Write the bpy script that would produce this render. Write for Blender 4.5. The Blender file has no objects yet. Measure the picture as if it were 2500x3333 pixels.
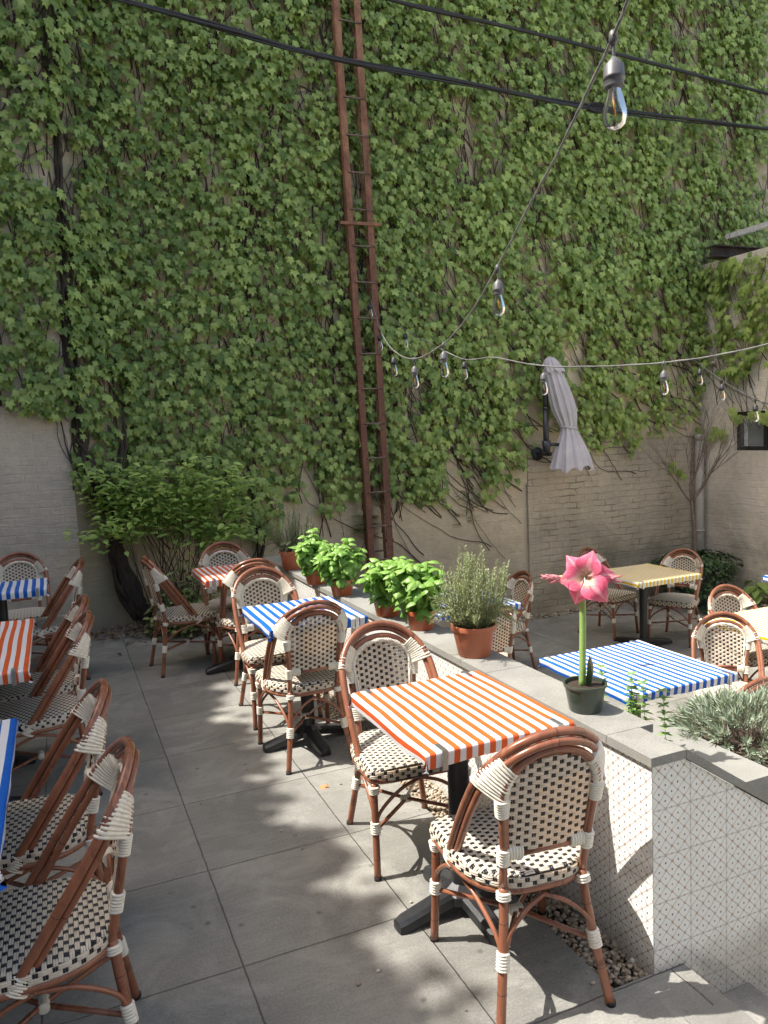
import bpy, bmesh, math, random
from math import sin, cos, pi, sqrt, radians, floor, atan2
from mathutils import Vector, Matrix, noise

random.seed(7)
C = bpy.context.scene.collection
SC = bpy.context.scene

# ------------------------------------------------------------------ camera
FPX, CX, CY, CAMH = 2504.0, 1250.0, 1666.5, 1.70
_y, _p, _r = radians(23.0), radians(5.86), radians(2.6)
FW = Vector((sin(_y) * cos(_p), cos(_y) * cos(_p), -sin(_p)))
_rt = Vector((cos(_y), -sin(_y), 0))
_up = _rt.cross(FW)
RT = _rt * cos(_r) - _up * sin(_r)
UP = _rt * sin(_r) + _up * cos(_r)
CAM = Vector((0, 0, CAMH))
cd = bpy.data.cameras.new('camera')
cam = bpy.data.objects.new('camera', cd)
C.objects.link(cam)
cam.matrix_world = Matrix(((RT.x, UP.x, -FW.x, 0), (RT.y, UP.y, -FW.y, 0), (RT.z, UP.z, -FW.z, CAMH), (0, 0, 0, 1)))
cd.sensor_fit = 'VERTICAL'
cd.sensor_height = 24
cd.lens = 24 * FPX / 3333
cd.clip_end = 500
cd.clip_start = 0.05
SC.camera = cam

# ------------------------------------------------------------------ light
SUN_EL = radians(58)
SUN_AZ = radians(287)           # clockwise from +Y
sd = Vector((sin(SUN_AZ) * cos(SUN_EL), cos(SUN_AZ) * cos(SUN_EL), sin(SUN_EL)))
w = bpy.data.worlds.new('World')
SC.world = w
w.use_nodes = True
nt = w.node_tree
bg = nt.nodes['Background']
sky = nt.nodes.new('ShaderNodeTexSky')
sky.sky_type = 'NISHITA'
sky.sun_disc = False
sky.sun_elevation = SUN_EL
sky.sun_rotation = SUN_AZ
sky.dust_density = 3.0
sky.ozone_density = 0.6
wb = nt.nodes.new('ShaderNodeMix'); wb.data_type = 'RGBA'; wb.blend_type = 'MULTIPLY'; wb.inputs[0].default_value = 1.0
wb.inputs[7].default_value = (1.0, .93, .82, 1)      # camera white balance set for open shade
nt.links.new(sky.outputs[0], wb.inputs[6]); nt.links.new(wb.outputs[2], bg.inputs[0])
bg.inputs[1].default_value = 0.15
sl = bpy.data.lights.new('sun', 'SUN')
sl.energy = 3.6
sl.angle = radians(0.5)
sl.color = (1.0, 0.95, 0.88)
so = bpy.data.objects.new('sun', sl)
C.objects.link(so)
so.rotation_euler = sd.to_track_quat('Z', 'Y').to_euler()
so.location = (0, 0, 30)
SC.view_settings.view_transform = 'Standard'
SC.view_settings.look = 'None'
SC.view_settings.exposure = 1.35
SC.view_settings.gamma = 1.0
try:
    SC.cycles.max_bounces = 8
    SC.cycles.transparent_max_bounces = 8
    SC.cycles.use_denoising = True
except Exception:
    pass

# ------------------------------------------------------------------ pixel helpers (display px of the photo, 1659 wide)
K = 2500 / 1659.0
def _ray(x, y):
    x *= K; y *= K
    return RT * ((x - CX) / FPX) + UP * (-(y - CY) / FPX) + FW
def PD(x, y, d): return CAM + _ray(x, y) * d
def PY(x, y, Y):
    r = _ray(x, y); return CAM + r * (Y / r.y)
def PX(x, y, X):
    r = _ray(x, y); return CAM + r * (X / r.x)
def PZ(x, y, Z):
    r = _ray(x, y); return CAM + r * ((Z - CAMH) / r.z)
def disp(P):
    q = Vector(P) - CAM
    z = q.dot(FW)
    if z < 0.1: return (-9999, -9999)
    return ((CX + FPX * q.dot(RT) / z) / K, (CY - FPX * q.dot(UP) / z) / K)

ZR = -0.48        # lower patio
YB = 7.68         # plaster back wall
YP = 7.37         # brick panel of the back wall
XR = 7.49         # right wall

# ------------------------------------------------------------------ materials
def mat(name, col, rough=0.6, metal=0.0, spec=0.5, coat=0.0):
    m = bpy.data.materials.new(name)
    m.use_nodes = True
    b = m.node_tree.nodes['Principled BSDF']
    b.inputs['Base Color'].default_value = (*col, 1)
    b.inputs['Roughness'].default_value = rough
    b.inputs['Metallic'].default_value = metal
    b.inputs['Specular IOR Level'].default_value = spec
    b.inputs['Coat Weight'].default_value = coat
    return m

class NT:
    def __init__(s, m):
        s.m = m; s.t = m.node_tree; s.b = s.t.nodes['Principled BSDF']
    def n(s, typ, **kw):
        nd = s.t.nodes.new(typ)
        for k, v in kw.items(): setattr(nd, k, v)
        return nd
    def l(s, a, b): s.t.links.new(a, b)
    def val(s, sock, v):
        if isinstance(v, (int, float)): sock.default_value = v
        elif isinstance(v, tuple): sock.default_value = v
        else: s.l(v, sock)
    def math(s, op, a, b=0.0, c=None, clamp=False):
        nd = s.n('ShaderNodeMath', operation=op); nd.use_clamp = clamp
        s.val(nd.inputs[0], a); s.val(nd.inputs[1], b)
        if c is not None: s.val(nd.inputs[2], c)
        return nd.outputs[0]
    def co(s, kind='Object'): return s.n('ShaderNodeTexCoord').outputs[kind]
    def noise(s, vec, scale, detail=4, rough=0.5, dist=0.0):
        nd = s.n('ShaderNodeTexNoise'); s.l(vec, nd.inputs['Vector'])
        nd.inputs['Scale'].default_value = scale; nd.inputs['Detail'].default_value = detail
        nd.inputs['Roughness'].default_value = rough; nd.inputs['Distortion'].default_value = dist
        return nd.outputs['Fac']
    def map(s, vec, scale=(1, 1, 1), rot=(0, 0, 0), loc=(0, 0, 0)):
        nd = s.n('ShaderNodeMapping'); s.l(vec, nd.inputs[0])
        nd.inputs['Scale'].default_value = scale; nd.inputs['Rotation'].default_value = rot
        nd.inputs['Location'].default_value = loc
        return nd.outputs[0]
    def ramp(s, fac, stops, interp='LINEAR'):
        nd = s.n('ShaderNodeValToRGB'); s.val(nd.inputs[0], fac)
        cr = nd.color_ramp; cr.interpolation = interp
        while len(cr.elements) < len(stops): cr.elements.new(0.5)
        for e, (p, c) in zip(cr.elements, stops):
            e.position = p
            e.color = (*c, 1) if isinstance(c, tuple) else (c, c, c, 1)
        return nd.outputs[0]
    def mix(s, fac, a, b, blend='MIX'):
        nd = s.n('ShaderNodeMix', data_type='RGBA', blend_type=blend)
        s.val(nd.inputs[0], fac)
        for k, v in ((6, a), (7, b)):
            if isinstance(v, tuple): nd.inputs[k].default_value = (*v, 1)
            else: s.l(v, nd.inputs[k])
        return nd.outputs[2]
    def sep(s, vec):
        nd = s.n('ShaderNodeSeparateXYZ'); s.l(vec, nd.inputs[0]); return nd.outputs
    def comb(s, x, y, z=0.0):
        nd = s.n('ShaderNodeCombineXYZ')
        s.val(nd.inputs[0], x); s.val(nd.inputs[1], y); s.val(nd.inputs[2], z); return nd.outputs[0]
    def bump(s, h, strength=0.5, dist=0.01):
        nd = s.n('ShaderNodeBump'); s.l(h, nd.inputs['Height'])
        nd.inputs['Strength'].default_value = strength; nd.inputs['Distance'].default_value = dist
        s.l(nd.outputs[0], s.b.inputs['Normal']); return nd
    def col(s, c): s.l(c, s.b.inputs['Base Color'])
    def rough(s, r): s.val(s.b.inputs['Roughness'], r)

# paving -------------------------------------------------
def mk_paving(name, x0, y0, sx, sy):
    m = mat(name, (.2, .2, .2), .85); t = NT(m)
    p = t.co(); s = t.sep(p)
    wob = t.noise(p, 9, 3)
    wx = t.math('MULTIPLY', t.math('SUBTRACT', wob, .5), .008)
    fx = t.math('FRACT', t.math('DIVIDE', t.math('ADD', t.math('SUBTRACT', s[0], x0), wx), sx))
    fy = t.math('FRACT', t.math('DIVIDE', t.math('ADD', t.math('SUBTRACT', s[1], y0), wx), sy))
    def edge(f, sz):
        d = t.math('MINIMUM', f, t.math('SUBTRACT', 1.0, f))
        return t.math('MULTIPLY', d, sz)
    d = t.math('MINIMUM', edge(fx, sx), edge(fy, sy))
    joint = t.math('SUBTRACT', 1.0, t.math('SMOOTH_MIN', t.math('DIVIDE', d, .0034), 1.0, .3), clamp=True)
    ix = t.math('FLOOR', t.math('DIVIDE', t.math('SUBTRACT', s[0], x0), sx))
    iy = t.math('FLOOR', t.math('DIVIDE', t.math('SUBTRACT', s[1], y0), sy))
    wn = t.n('ShaderNodeTexWhiteNoise', noise_dimensions='2D'); t.l(t.comb(ix, iy), wn.inputs['Vector'])
    big = t.noise(p, 1.3, 5, .6, .6)
    med = t.noise(p, 7, 6, .65, .4)
    fine = t.noise(p, 130, 3, .6)
    streak = t.noise(t.map(p, (3, 22, 1), (0, 0, .25)), 2.0, 5, .65, 1.2)
    base = t.ramp(med, [(.28, (.135, .130, .115)), (.5, (.215, .210, .188)), (.72, (.31, .302, .272))])
    base = t.mix(.55, base, t.ramp(streak, [(.32, (.125, .12, .108)), (.68, (.30, .295, .268))]))
    base = t.mix(t.ramp(big, [(.42, 0.0), (.60, .7)]), base, (.105, .102, .094))
    base = t.mix(t.ramp(t.noise(p, 3.1, 6, .7, .8), [(.48, 0.0), (.62, .7)]), base, (.36, .35, .315))
    base = t.mix(.24, base, t.ramp(wn.outputs[0], [(0, (.13, .13, .115)), (1, (.36, .35, .31))]))
    base = t.mix(.35, base, t.ramp(fine, [(.3, (.12, .115, .10)), (.7, (.33, .325, .29))]))
    # round dark stains and pale specks
    vo = t.n('ShaderNodeTexVoronoi'); t.l(p, vo.inputs['Vector']); vo.inputs['Scale'].default_value = 9
    st = t.ramp(t.math('ADD', vo.outputs['Distance'], t.math('MULTIPLY', fine, .05)), [(.06, .75), (.16, 0.0)])
    gate = t.ramp(t.noise(p, 2.2, 2), [(.44, 0.0), (.54, 1.0)])
    base = t.mix(t.math('MULTIPLY', st, gate), base, (.075, .073, .066))
    vs = t.n('ShaderNodeTexVoronoi'); t.l(p, vs.inputs['Vector']); vs.inputs['Scale'].default_value = 26
    sp = t.ramp(vs.outputs['Distance'], [(.03, .8), (.07, 0.0)])
    base = t.mix(t.math('MULTIPLY', sp, t.ramp(t.noise(p, 5, 2), [(.55, 0.0), (.62, 1.0)])), base, (.45, .43, .38))
    base = t.mix(t.math('MULTIPLY', joint, t.ramp(t.noise(p, 11, 3), [(.3, .35), (.7, .85)])), base, (.06, .056, .048))
    t.col(base)
    h = t.math('SUBTRACT', t.math('ADD', t.math('MULTIPLY', fine, .25), t.math('MULTIPLY', t.math('ADD', med, streak), .5)), t.math('MULTIPLY', joint, 1.6))
    t.bump(h, .7, .008)
    t.rough(t.ramp(med, [(.3, .62), (.7, .9)]))
    return m
M_pave = mk_paving('paving', .432, 4.206, .602, .6175)
M_pave2 = mk_paving('paving_lower', 2.1, 4.5, .602, .6175)
M_step = mk_paving('step_stone', .9, -.3, 2.4, 2.4)

def mk_stone(name, c, sc=1.0):
    m = mat(name, c, .75); t = NT(m); p = t.co()
    n1 = t.noise(p, 5 * sc, 6, .65, .3); n2 = t.noise(p, 260 * sc, 2, .6)
    a = tuple(x * .72 for x in c); b = tuple(min(1, x * 1.2) for x in c)
    base = t.ramp(n1, [(.3, a), (.7, b)])
    base = t.mix(.4, base, t.ramp(n2, [(.35, tuple(x * .5 for x in c)), (.65, tuple(min(1, x * 1.35) for x in c))]))
    t.col(base); t.bump(n2, .25, .002)
    return m
M_coping = mk_stone('bluestone', (.25, .248, .225))

# walls -------------------------------------------------
def mk_wall(name, c, axis, brick=1.0, plaster=False, dirty=True, cracks=True):
    m = mat(name, c, .8); t = NT(m); p = t.co(); s = t.sep(p)
    q = t.comb(s[axis], s[2], 0.0)
    n0 = t.n('ShaderNodeTexNoise'); t.l(q, n0.inputs['Vector']); n0.inputs['Scale'].default_value = 6
    vm = t.n('ShaderNodeVectorMath', operation='MULTIPLY_ADD')
    t.l(n0.outputs['Color'], vm.inputs[0]); vm.inputs[1].default_value = (.10, .05, 0); t.l(q, vm.inputs[2])
    br = t.n('ShaderNodeTexBrick'); t.l(vm.outputs[0], br.inputs['Vector'])
    br.inputs['Scale'].default_value = 1
    br.inputs['Brick Width'].default_value = .205; br.inputs['Row Height'].default_value = .075
    br.inputs['Mortar Size'].default_value = .007; br.inputs['Mortar Smooth'].default_value = .55
    br.inputs['Color1'].default_value = (1, 1, 1, 1); br.inputs['Color2'].default_value = (.8, .8, .8, 1)
    br.inputs['Mortar'].default_value = (0, 0, 0, 1)
    n1 = t.noise(q, 14, 6, .65); n2 = t.noise(q, 75, 4, .6); n3 = t.noise(q, 1.1, 5, .6, .5)
    n4 = t.noise(t.map(q, (1, 6, 1)), 4, 6, .65, .8)
    msk = t.ramp(t.noise(q, 2.6, 4, .6), [(.36, .25), (.6, 1.0)])
    bh = t.math('MULTIPLY', t.math('MULTIPLY', br.outputs['Color'], msk), (.60 if not plaster else .06) * brick)
    h = t.math('ADD', bh, t.math('ADD', t.math('MULTIPLY', n1, .45), t.math('MULTIPLY', n2, .22)))
    h = t.math('ADD', h, t.math('MULTIPLY', n4, .75))
    a = tuple(x * .70 for x in c); b = tuple(min(1, x * 1.15) for x in c)
    base = t.ramp(n3, [(.3, a), (.65, b)])
    base = t.mix(.3, base, t.ramp(n1, [(.3, tuple(x * .6 for x in c)), (.7, tuple(min(1, x * 1.2) for x in c))]))
    # hairline cracks along some mortar joints, and grime towards the foot of the wall in blotches
    ck = t.math('MULTIPLY', t.ramp(br.outputs['Fac'], [(.55, 0.0), (.95, 1.0)]), t.ramp(t.noise(q, 3.2, 3), [(.50, 0.0), (.60, .6)]))
    if not plaster and cracks: base = t.mix(ck, base, (.06, .055, .045))
    if dirty:
        gr = t.math('MULTIPLY', t.ramp(s[2], [(0.0, 1.0), (.9, 0.0)]), t.ramp(n3, [(.35, .75), (.6, .25)]))
        base = t.mix(gr, base, (.11, .11, .075))
    t.col(base); t.bump(h, .85, .016)
    return m
CW = (.42, .375, .30)
M_wallB = mk_wall('back_plaster', (.62, .52, .37), 0, plaster=True)
M_wallP = mk_wall('back_brick', (.50, .43, .325), 0)
M_wallL = mk_wall('left_brick', (.52, .455, .375), 0, brick=.42, dirty=False, cracks=False)
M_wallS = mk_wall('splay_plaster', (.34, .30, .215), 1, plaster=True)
M_wallR = mk_wall('right_brick', (.76, .69, .58), 1, brick=.6, cracks=False)
M_far = mk_wall('neighbour_brick', (.33, .30, .26), 0)

# glazed tiles with lattice pattern
def mk_tile(name, axis, tile, off, zoff):
    m = mat(name, (.8, .79, .76), .14, coat=.3); t = NT(m); p = t.co(); s = t.sep(p)
    S = .05
    a = t.math('DIVIDE', t.math('SUBTRACT', s[axis], off), S)
    b = t.math('DIVIDE', t.math('SUBTRACT', s[2], zoff), S)
    nn = t.n('ShaderNodeTexNoise'); t.l(p, nn.inputs['Vector']); nn.inputs['Scale'].default_value = 45; nn.inputs['Detail'].default_value = 2
    ns = t.sep(nn.outputs['Color'])
    a2 = t.math('ADD', a, t.math('MULTIPLY', t.math('SUBTRACT', ns[0], .5), .16))
    b2 = t.math('ADD', b, t.math('MULTIPLY', t.math('SUBTRACT', ns[1], .5), .16))
    def cell(v, o=0.0):                     # signed distance to nearest integer (+o)
        w_ = t.math('ADD', v, .5 - o)
        return t.math('SUBTRACT', t.math('FRACT', w_), .5)
    u = t.math('ADD', a2, b2); v = t.math('SUBTRACT', a2, b2)
    l1 = t.math('ABSOLUTE', cell(u)); l2 = t.math('ABSOLUTE', cell(v))
    line = t.math('LESS_THAN', t.math('MINIMUM', l1, l2), .026)
    # flowers at (i,j) and (i+.5,j+.5)
    def flower(o):
        x = cell(a2, o); y = cell(b2, o)
        r = t.math('SQRT', t.math('ADD', t.math('MULTIPLY', x, x), t.math('MULTIPLY', y, y)))
        th = t.math('ARCTAN2', y, x)
        pet = t.math('ABSOLUTE', t.math('COSINE', t.math('MULTIPLY', th, 3.0)))
        return t.math('LESS_THAN', r, t.math('MULTIPLY', t.math('ADD', t.math('MULTIPLY', pet, .85), .15), .12))
    fl = t.math('MAXIMUM', flower(0.0), flower(.5))
    def dot(ox, oy):
        x = cell(a2, ox); y = t.math('MULTIPLY', cell(b2, oy), .75)
        r = t.math('SQRT', t.math('ADD', t.math('MULTIPLY', x, x), t.math('MULTIPLY', y, y)))
        return t.math('LESS_THAN', r, .052)
    dt = t.math('MAXIMUM', dot(.5, 0.0), dot(0.0, .5))
    T = tile / S
    def grout(q, o=0.0):
        f = t.math('FRACT', t.math('DIVIDE', q, T))
        return t.math('LESS_THAN', t.math('MINIMUM', f, t.math('SUBTRACT', 1.0, f)), .0105 * .2 / tile)
    g = t.math('MAXIMUM', grout(a), grout(b))
    gl = t.noise(p, 9, 3)
    base = t.ramp(gl, [(.3, (.70, .70, .67)), (.7, (.76, .76, .73))])
    base = t.mix(t.math('MULTIPLY', line, .8), base, (.17, .135, .095))
    base = t.mix(t.math('MULTIPLY', fl, .75), base, (.30, .14, .045))
    base = t.mix(dt, base, (.035, .04, .075))
    base = t.mix(t.math('MULTIPLY', g, .7), base, (.42, .40, .36))
    # splash dirt close to the ground
    dz = t.math('MULTIPLY', t.ramp(t.math('ADD', s[2], t.math('MULTIPLY', t.noise(p, 12, 5), .12)), [(.02, .55), (.13, 0.0)]), 1.0)
    base = t.mix(dz, base, (.22, .19, .14))
    t.col(base)
    t.bump(t.math('SUBTRACT', t.math('MULTIPLY', gl, .3), g), .35, .003)
    return m
M_tileL = mk_tile('glazed_tile_long', 1, .2, 1.737, .088)
M_tileE = mk_tile('glazed_tile_end', 0, .15, 1.572, .075)

# rattan-look painted frame
def mk_cane():
    m = mat('cane_frame', (.28, .11, .058), .3, spec=.45, coat=.25); t = NT(m); p = t.co()
    n1 = t.noise(t.map(p, (1, 1, .35)), 9, 4, .6, .8)
    n2 = t.noise(t.map(p, (1, 1, .2)), 60, 2)
    base = t.ramp(n1, [(.34, (.185, .068, .036)), (.6, (.285, .112, .06))])
    base = t.mix(t.ramp(t.noise(t.map(p, (1, 1, .4)), 7, 3, .5, 1.5), [(.60, 0.0), (.635, .62), (.66, .8)]), base, (.085, .032, .02))
    base = t.mix(.15, base, t.ramp(n2, [(.3, (.12, .04, .02)), (.7, (.4, .14, .07))]))
    t.col(base); t.rough(t.ramp(n1, [(.3, .22), (.7, .38)])); t.bump(n2, .08, .001)
    return m
M_cane = mk_cane()
M_node = mat('cane_node', (.055, .02, .012), .5)
def mk_noisy(name, c, var=.2, scale=20, rough=.5, bump=.1, **k):
    m = mat(name, c, rough, **k); t = NT(m); p = t.co()
    n = t.noise(p, scale, 5, .6)
    t.col(t.ramp(n, [(.3, tuple(max(0, x * (1 - var)) for x in c)), (.7, tuple(min(1, x * (1 + var)) for x in c))]))
    if bump: t.bump(t.noise(p, scale * 6, 3), bump, .002)
    return m
M_cord = mk_noisy('cream_cord', (.74, .69, .58), .1, 60, .45, .1)
M_weave = mk_noisy('cream_weave', (.78, .72, .60), .09, 50, .4, .1)
def _translucent(m_, tint, f):
    t = NT(m_); tr = t.n('ShaderNodeBsdfTranslucent'); tr.inputs[0].default_value = (*tint, 1)
    mx = t.n('ShaderNodeMixShader'); mx.inputs[0].default_value = f
    out = [x for x in t.t.nodes if x.type == 'OUTPUT_MATERIAL'][0]
    t.l(t.b.outputs[0], mx.inputs[1]); t.l(tr.outputs[0], mx.inputs[2]); t.l(mx.outputs[0], out.inputs[0])
_translucent(M_weave, (.80, .50, .20), .28)
M_black = mk_noisy('black_weave', (.012, .012, .016), .3, 60, .35, .1)
M_foot = mat('rubber_foot', (.012, .012, .012), .6)
M_iron = mk_noisy('cast_iron', (.016, .017, .019), .3, 40, .42, .25, metal=.0)
M_under = mat('table_underside', (.05, .04, .035), .7)
M_clip = mk_noisy('clip_steel', (.55, .56, .56), .1, 80, .3, .05, metal=.9)
M_soil = mk_noisy('potting_soil', (.035, .022, .015), .6, 120, .95, .9)
M_terra = mk_noisy('terracotta_plastic', (.36, .095, .038), .08, 8, .32, .05, coat=.2)
M_terra2 = mk_noisy('terracotta_matte', (.38, .125, .062), .08, 8, .5, .05)
M_gpot = mk_noisy('green_plastic', (.045, .062, .045), .12, 8, .3, .05, coat=.2)
M_dark = mk_noisy('dark_planter', (.018, .02, .024), .2, 10, .55, .1)

def mk_cloth(name, c, lw):
    m = mat(name, c, .5, spec=.25); t = NT(m)
    uv = t.co('UV'); s = t.sep(uv)
    f = t.math('FRACT', t.math('DIVIDE', s[0], lw))
    k = t.math('LESS_THAN', f, .5)
    n = t.noise(uv, 9, 4, .55, .6)
    c2 = tuple(x * .86 for x in c)
    base = t.mix(k, (.80, .80, .82), t.mix(t.ramp(n, [(.3, 0.0), (.7, 1.0)]), c2, c))
    t.col(base)
    h = t.math('ADD', n, t.math('MULTIPLY', t.noise(uv, 40, 3), .3))
    t.bump(h, .5, .006)
    tr = t.n('ShaderNodeBsdfTranslucent'); t.l(base, tr.inputs[0])
    mx = t.n('ShaderNodeMixShader'); mx.inputs[0].default_value = .12
    out = [x for x in t.t.nodes if x.type == 'OUTPUT_MATERIAL'][0]
    t.l(t.b.outputs[0], mx.inputs[1]); t.l(tr.outputs[0], mx.inputs[2]); t.l(mx.outputs[0], out.inputs[0])
    return m
M_red = mk_cloth('red_stripe', (.80, .13, .028), .042)
M_blue = mk_cloth('blue_stripe', (.008, .125, .56), .052)
M_yel = mk_cloth('yellow_stripe', (.88, .60, .02), .042)

def mk_leaf(name, dark, light, rough=.42, trans=.22, vein=0, bumpscale=0, spec=.4):
    m = mat(name, dark, rough, spec=spec); t = NT(m)
    at_ = t.n('ShaderNodeAttribute', attribute_name='tint')
    p = t.co()
    n = t.noise(p, 30, 3)
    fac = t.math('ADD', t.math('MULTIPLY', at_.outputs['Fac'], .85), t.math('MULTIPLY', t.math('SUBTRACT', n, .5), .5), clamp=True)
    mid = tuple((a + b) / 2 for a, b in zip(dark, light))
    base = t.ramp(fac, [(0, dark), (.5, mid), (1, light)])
    t.col(base)
    if bumpscale:
        t.bump(t.noise(p, bumpscale, 3), .6, .004)
    tr = t.n('ShaderNodeBsdfTranslucent'); t.l(t.mix(1.0, base, (1.0, 1.0, .55), 'MULTIPLY'), tr.inputs[0])
    mx = t.n('ShaderNodeMixShader'); mx.inputs[0].default_value = trans
    out = [x for x in t.t.nodes if x.type == 'OUTPUT_MATERIAL'][0]
    t.l(t.b.outputs[0], mx.inputs[1]); t.l(tr.outputs[0], mx.inputs[2]); t.l(mx.outputs[0], out.inputs[0])
    return m
M_ivy = mk_leaf('ivy_leaf', (.125, .215, .055), (.60, .74, .24), .40, .42)
M_ivydk = mk_leaf('dark_leaf', (.02, .048, .018), (.06, .12, .035), .35, .12)
M_shrub = mk_leaf('shrub_leaf', (.18, .30, .07), (.50, .66, .20), .4, .35)
M_basil = mk_leaf('basil_leaf', (.12, .28, .045), (.29, .48, .11), .36, .3, bumpscale=70)
M_rose = mk_leaf('rosemary_leaf', (.15, .21, .09), (.42, .48, .25), .55, .2)
M_rose2 = mk_leaf('rosemary_dark', (.09, .13, .075), (.25, .31, .18), .55, .15)
M_lav = mk_leaf('lavender_leaf', (.19, .25, .17), (.42, .48, .38), .6, .15)
M_weed = mk_leaf('weed_leaf', (.12, .24, .06), (.30, .46, .14), .45, .3)
M_bush = mk_leaf('bush_leaf', (.07, .11, .03), (.38, .42, .17), .45, .2)
M_vine = mk_noisy('vine_bark', (.062, .046, .034), .4, 20, .85, .4)
M_twig = mk_noisy('twig', (.22, .17, .12), .3, 20, .8, .2)
M_bark = mk_noisy('dark_bark', (.045, .034, .026), .4, 14, .9, .6)
M_treebark = mk_noisy('tree_bark', (.15, .115, .09), .25, 25, .8, .3)
M_stem = mk_noisy('green_stem', (.22, .36, .10), .15, 20, .45, .05)
M_dry = mk_noisy('dry_twig', (.20, .15, .105), .4, 30, .85, .2)
M_cable = mk_noisy('black_cable', (.018, .018, .02), .2, 20, .5, .2)
M_cord2 = mk_noisy('grey_cord', (.16, .16, .155), .2, 20, .5, .1)
M_socket = mk_noisy('socket', (.10, .10, .105), .15, 30, .45, .1)
M_fil = mat('filament', (.85, .38, .06), .4)
M_glass = mat('bulb_glass', (1, 1, 1), .02)
_t = NT(M_glass); _g = _t.n('ShaderNodeBsdfGlossy'); _g.inputs['Roughness'].default_value = .03
_tr = _t.n('ShaderNodeBsdfTransparent'); _tr.inputs[0].default_value = (.93, .94, .94, 1)
_lw = _t.n('ShaderNodeLayerWeight'); _lw.inputs[0].default_value = .35
_mx = _t.n('ShaderNodeMixShader'); _t.l(_t.math('MULTIPLY', _lw.outputs['Fresnel'], .9, clamp=True), _mx.inputs[0])
_t.l(_tr.outputs[0], _mx.inputs[1]); _t.l(_g.outputs[0], _mx.inputs[2])
_t.l(_mx.outputs[0], [x for x in _t.t.nodes if x.type == 'OUTPUT_MATERIAL'][0].inputs[0])
M_pane = mat('window_glass', (.05, .055, .06), .08, spec=.8)
M_frame = mk_noisy('window_frame', (.02, .021, .023), .2, 20, .5, .1)
M_canvas = mk_noisy('parasol_canvas', (.50, .475, .50), .1, 7, .8, .3)
M_pole = mk_noisy('parasol_metal', (.035, .038, .045), .15, 20, .42, .1)
M_pipe = mk_noisy('painted_pipe', (.40, .37, .32), .1, 8, .55, .15)
def mk_rust():
    m = mat('rust', (.2, .07, .04), .75); t = NT(m); p = t.co()
    n = t.noise(t.map(p, (1, 1, .5)), 6, 7, .7, .6); n2 = t.noise(p, 60, 4, .7)
    hz = t.sep(p)[2]
    n = t.math('ADD', n, t.ramp(t.math('MULTIPLY', hz, .14), [(.40, -.0), (.65, .2)]))
    n = t.math('SUBTRACT', n, .05)
    base = t.ramp(n, [(.30, (.09, .036, .024)), (.48, (.15, .062, .038)), (.62, (.28, .12, .065)), (.76, (.48, .25, .13))])
    base = t.mix(.45, base, t.ramp(n2, [(.4, (.04, .018, .014)), (.65, (.28, .13, .08))]))
    t.col(base); t.bump(n2, .5, .004)
    return m
M_rust = mk_rust()
M_rung = mk_noisy('worn_steel', (.17, .12, .10), .4, 30, .45, .3, metal=.4)
def mk_pebble():
    m = mat('pebble', (.4, .35, .28), .6); t = NT(m)
    at_ = t.n('ShaderNodeAttribute', attribute_name='tint')
    t.col(t.ramp(at_.outputs['Fac'], [(0, (.15, .105, .07)), (.5, (.34, .27, .19)), (.85, (.47, .41, .32)), (1, (.62, .58, .5))]))
    return m
M_pebble = mk_pebble()
M_pink = None
def mk_petal():
    m = mat('petal', (.75, .1, .18), .5, spec=.3); t = NT(m)
    uv = t.co('UV'); s = t.sep(uv)      # s0 across (-1..1), s1 along 0..1
    ac = t.math('ABSOLUTE', s[0])
    n = t.noise(t.map(uv, (9, 1.2, 1)), 4, 4, .6)
    core = t.math('ADD', s[1], t.math('MULTIPLY', ac, .35))
    c = t.ramp(t.math('ADD', core, t.math('MULTIPLY', t.math('SUBTRACT', n, .5), .3)), [(.12, (.35, .50, .05)), (.3, (.80, .72, .50)), (.46, (.78, .14, .27)), (.8, (.74, .05, .17)), (1, (.80, .18, .30))])
    mid = t.ramp(ac, [(.04, .85), (.22, 0.0)])
    c = t.mix(t.math('MULTIPLY', mid, .8), c, (.85, .6, .58))
    c = t.mix(.4, c, t.ramp(n, [(.38, (.62, .02, .12)), (.66, (.92, .50, .54))]))
    t.col(c)
    t.bump(n, .5, .004)
    tr = t.n('ShaderNodeBsdfTranslucent'); t.l(c, tr.inputs[0])
    mx = t.n('ShaderNodeMixShader'); mx.inputs[0].default_value = .3
    out = [x for x in t.t.nodes if x.type == 'OUTPUT_MATERIAL'][0]
    t.l(t.b.outputs[0], mx.inputs[1]); t.l(tr.outputs[0], mx.inputs[2]); t.l(mx.outputs[0], out.inputs[0])
    return m
M_petal = mk_petal()
M_wilt = mk_noisy('wilted_petal', (.42, .15, .17), .5, 60, .7, .4)
M_wiltg = mk_noisy('wilted_base', (.45, .46, .16), .2, 30, .5, .1)
M_bud = mk_noisy('bud', (.20, .20, .11), .25, 20, .45, .1)

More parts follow.
